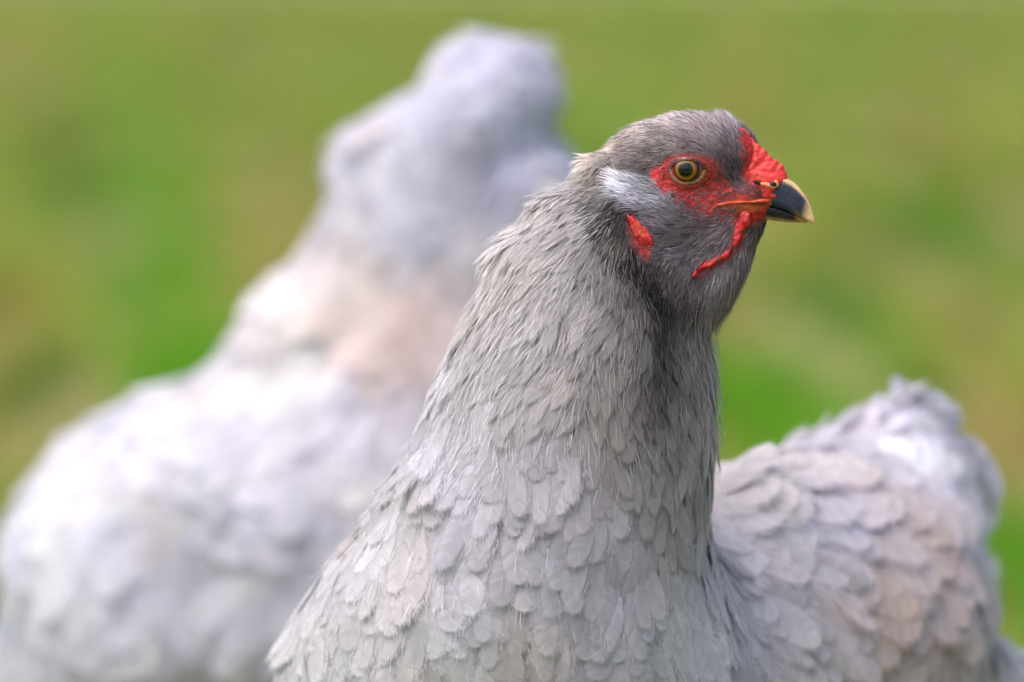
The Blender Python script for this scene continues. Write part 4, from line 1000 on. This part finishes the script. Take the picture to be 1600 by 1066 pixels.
for (px, py, y, ra, ry, rz) in ((660, 640, .01, .10, .10, .09), (560, 760, .0, .13, .11, .08), (400, 800, .0, .13, .12, .085), (285, 865, .0, .11, .12, .083), (215, 900, .0, .075, .11, .085), (700, 850, .0, .12, .11, .10),
                                (190, 1070, .0, .084, .10, .09), (285, 965, -.015, .10, .11, .08), (215, 975, .0, .076, .11, .08), (450, 950, -.02, .11, .11, .08), (600, 940, -.02, .11, .11, .08), (400, 1020, .0, .13, .11, .09), (650, 1040, .0, .13, .11, .10)):
    back.ell(P(px, py, YB + y), np.eye(3), (ra, ry, rz))
back.group(0.010)
for (px, py, y, r_) in ((570, 236, 0, .009), (560, 246, 0, .006), (600, 226, 0, .009), (566, 266, 0, .010), (500, 600, .0, .05), (420, 650, .0, .045), (730, 122, .0, .024), (790, 130, 0, .026), (812, 150, 0, .022), (520, 540, .0, .055), (300, 780, -.07, .05), (450, 860, -.08, .05), (840, 330, -.04, .03)):
    back.ball(P(px, py, YB + y), r_)
LB = [P(330, 1180, YB - .0), P(620, 1180, YB + .0)]
for q in LB: back.ell(q, np.eye(3), (.04, .045, .06))
Vr, Fr = surface_net(back, (-0.42, YB - .2, 0.05), (0.18, YB + .2, 0.62), 0.0075)
A_ = YB - .06
GR = Guides([(750, 100, A_, 0, .9, -.1, 15, 12, 1, (222, 222, 234), 4), (650, 220, A_, -.5, .8, 0, 22, 16, 1, (220, 220, 233), 4), (830, 200, A_, .2, .9, 0, 30, 18, 1, (214, 216, 224), 4), (795, 270, A_, 0, 1, 0, 24, 14, 0, (140, 142, 162), 4), (880, 300, A_, .3, .9, 0, 30, 20, 1, (222, 222, 224), 4),  # the one dark row paints a crease's shade into the plumage
             (530, 300, A_, -.4, .9, 0, 34, 24, 2, (222, 223, 232), 4), (660, 370, A_, 0, 1, 0, 36, 26, 2, (206, 207, 220), 4), (560, 430, A_, -.4, .9, 0, 36, 26, 2, (218, 210, 202), 4), (730, 400, A_, 0, 1, 0, 36, 26, 2, (208, 202, 204), 4), (640, 510, A_, -.2, 1, 0, 36, 26, 2, (160, 144, 138), 4), (600, 480, A_, -.2, 1, 0, 36, 26, 2, (208, 196, 190), 4), (460, 480, A_, -.4, .9, 0, 36, 28, 2, (224, 220, 216), 4), (470, 580, A_, -.5, .8, 0, 40, 30, 2, (220, 217, 216), 4),
             (330, 600, A_, -.8, .6, 0, 40, 30, 2, (228, 227, 228), 4), (560, 640, A_, -.5, .8, 0, 40, 30, 2, (224, 223, 236), 4), (200, 700, A_, -.8, .5, 0, 42, 32, 2, (230, 230, 236), 4), (380, 740, A_, -.7, .6, 0, 42, 32, 2, (228, 228, 240), 4), (60, 800, A_, -.7, .8, 0, 42, 32, 2, (222, 226, 236), 4), (100, 780, A_, -.7, .7, 0, 42, 32, 2, (214, 212, 212), 4), (300, 850, A_, -.5, .8, 0, 42, 32, 2, (222, 223, 235), 4), (500, 800, A_, -.4, .9, 0, 42, 32, 2, (220, 217, 222), 4),
             (80, 1000, A_, -.4, .9, 0, 42, 32, 2, (224, 228, 234), 4), (250, 1000, A_, -.2, 1, 0, 42, 32, 2, (222, 221, 228), 4), (380, 1040, A_, 0, 1, 0, 42, 32, 2, (216, 214, 222), 4), (600, 1000, A_, 0, 1, 0, 42, 32, 2, (214, 212, 220), 4),
             (760, 150, YB + .06, 0, .9, .3, 24, 14, 0, (200, 198, 204), 4), (760, 400, YB + .1, 0, 1, .1, 36, 24, 1, (214, 212, 218), 4), (400, 800, YB + .12, -.5, .8, .1, 42, 30, 2, (222, 221, 228), 4)])
gd, gvv, gc, gk = GR(Vr)
obj("body", make_mesh("hen_body", Vr - back.grad(Vr) * .005, Fr, True, gc), M_SKIN, r2)
HB = P(765, 150, YB)
def ex_rear(p): return ~((p[:, 1] > YB + .028) & (np.linalg.norm(p - (HB + np.array([0.0, .045, -.006])), axis=1) < .03))
rp, rn, rd_, rc = plume_hen(back, Vr, Fr, GR, r2, 26000, ex_rear, 220, False)
print("rear feathers", len(rp))
# its face, on the far side
def front_part(name, items, colr, mat=M_COMB):
    s = Shape(); s.group(.0012); pts = np.array([c_ for c_, _ in items]); mr = max(max(r_) for _, r_ in items) + .004
    for c_, r_ in items: s.ell(c_, np.eye(3), r_)
    v_, f_ = surface_net(s, pts.min(0) - mr, pts.max(0) + mr, .0015)
    obj(name, make_mesh(name, v_, f_, True, np.tile(lin(colr), (len(v_), 1)) * (.8 + .4 * vnoise(v_, 300))[:, None]), mat, r2)
def hb(x, y, z): return HB + np.array([x, y, z])
front_part("beak", [(hb(0, .050 + i * .005, -.012 - i * i * .0006), (.007 - i * .0011, .006, .007 - i * .001)) for i in range(6)], (120, 104, 84), M_BEAK)
front_part("comb", [(hb(sx * .004, .040 + i * .004, .010 - i * .004), (.003, .004, .004)) for i in range(4) for sx in (-1, 0, 1)], (220, 44, 42))
for s in (-1, 1):
    front_part("wattle", [(hb(s * .007, .046 - i * .002, -.022 - i * .004), (.003, .005, .005)) for i in range(4)], (214, 32, 32))
    front_part("eye", [(hb(s * .026, .030, -.001), (.0065, .0065, .0065))], (150, 84, 24), M_EYE)
legs(LB, R(60), r2)
